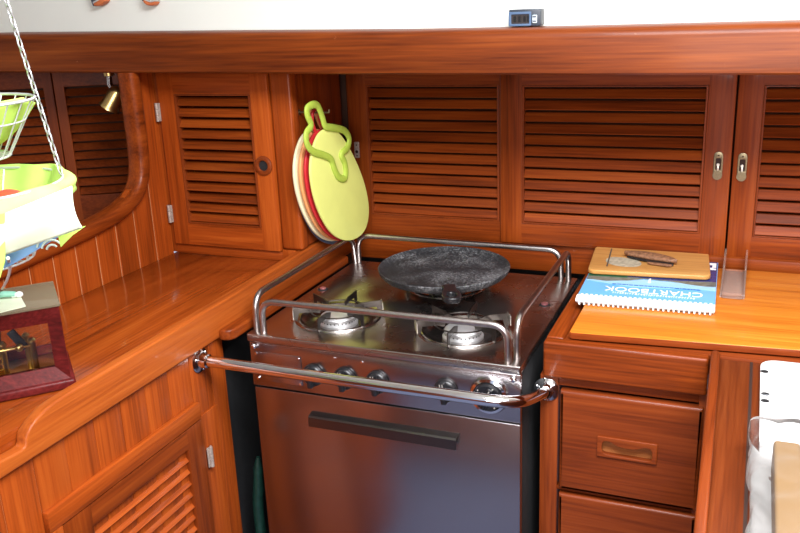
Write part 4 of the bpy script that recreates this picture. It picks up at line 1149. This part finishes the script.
sf_ = MB(); b = bmesh.new(); b.faces.new([b.verts.new(p) for p in sfp]); bmesh.ops.recalc_face_normals(b, faces=b.faces); sf_._merge(b)
sf_.build('corner_fold', M['lime'], l2o, smooth=0, solid=.0012)
# high back of the cloth inside
bkp = [pl(a, b, (HB.x+.02, HB.y+.03, 1.29), (.35, -.93, .05)) for a, b in ((-16, 180), (50, 174), (68, 174), (79, 192), (80, 215), (70, 250), (-16, 250))]
# printed blue dish under the flap and red fruit
bp_ = [pl(a, b, (HB.x+.03, HB.y-.088, 1.24), (.35, -.93, .10)) for a, b in ((-14, 235), (60, 222), (57, 238), (10, 266), (-14, 275))]
bd = MB(); b = bmesh.new(); vs = [b.verts.new(p) for p in bp_]; b.faces.new(vs)
r_ = bmesh.ops.extrude_face_region(b, geom=b.faces[:]); bmesh.ops.translate(b, vec=Vector((-.35, .93, 0))*.01, verts=[v for v in r_['geom'] if isinstance(v, bmesh.types.BMVert)])
bmesh.ops.recalc_face_normals(b, faces=b.faces); bd._merge(b)
bdt = bd.build('printed_packet', M['bluebag'], smooth=30); tag(bdt, 'blue and pale green printed packet below the white flap of the lower basket', 'packet')
pc = pl(48, 243, (HB.x+.03, HB.y-.0895, 1.24), (.35, -.93, .10))
Tp = frame(pc, Vector((.93, .35, 0)), Vector((0, .1, 1)), Vector((.35, -.93, .10)))
cr_ = MB()
for r0 in (.006, .011, .016): cr_.tube([Tp @ Vector((r0*math.cos(a)+.004, r0*math.sin(a)-.008, 0)) for a in [math.radians(q) for q in range(40, 175, 9)]], .0012, 6)
cr_.build('print', M['paleprint'], bdt, smooth=60)
rf = pl(9, 204.5, (HB.x, HB.y-.02, 1.27), (.765, -.64, .0))
tm = MB().sphere(rf, .019, seg=24, scale=(1.15, 1.15, .9))
tag(tm.build('tomato', M['tomato'], smooth=80), 'red fruit resting inside the lower hanging basket', 'fruit')
cdp = spline([pl(8, 258, (HB.x+.0, HB.y-.08, 1.24), (0, 1, 0)), pl(10, 268, (HB.x, .66, 1.2), (0, 1, 0)), pl(7, 280, (HB.x, .70, 1.14), (0, 1, 0)), atz(2, 289, zt+.003)], 6, False)
tag(MB().tube(cdp, .0016, 8).build('cord', M['cord'], smooth=60), 'white cord hanging from the lower basket down to the barograph', 'cord')

# ================================================================== LIGHT
def area(name, loc, target, sx, sy, power, col):
    l = bpy.data.lights.new(name, 'AREA'); l.shape = 'RECTANGLE'; l.size = sx; l.size_y = sy; l.energy = power; l.color = col
    o = bpy.data.objects.new(name, l); COL.objects.link(o); o.location = loc
    o.rotation_euler = (Vector(target)-Vector(loc)).to_track_quat('-Z', 'Y').to_euler()
    return o
area('companionway_daylight', (.25, -1.38, 1.60), (.1, 0, 1.45), 1.2, .85, 32, (1, .97, .93))
area('hatch_daylight', (.125, .50, 2.03), (.125, .50, 0), 1.0, .65, 64, (.97, .98, 1.0))
w = bpy.data.worlds.new('world'); sc.world = w; w.use_nodes = True
w.node_tree.nodes['Background'].inputs[0].default_value = (.62, .75, 1, 1)
w.node_tree.nodes['Background'].inputs[1].default_value = .9
sc.view_settings.view_transform = 'Standard'; sc.view_settings.look = 'None'
sc.view_settings.exposure = 0; sc.view_settings.gamma = 1; sc.view_settings.use_curve_mapping = False
sc.cycles.use_denoising = True
sc.cycles.max_bounces = 8
sc.cycles.transparent_max_bounces = 16
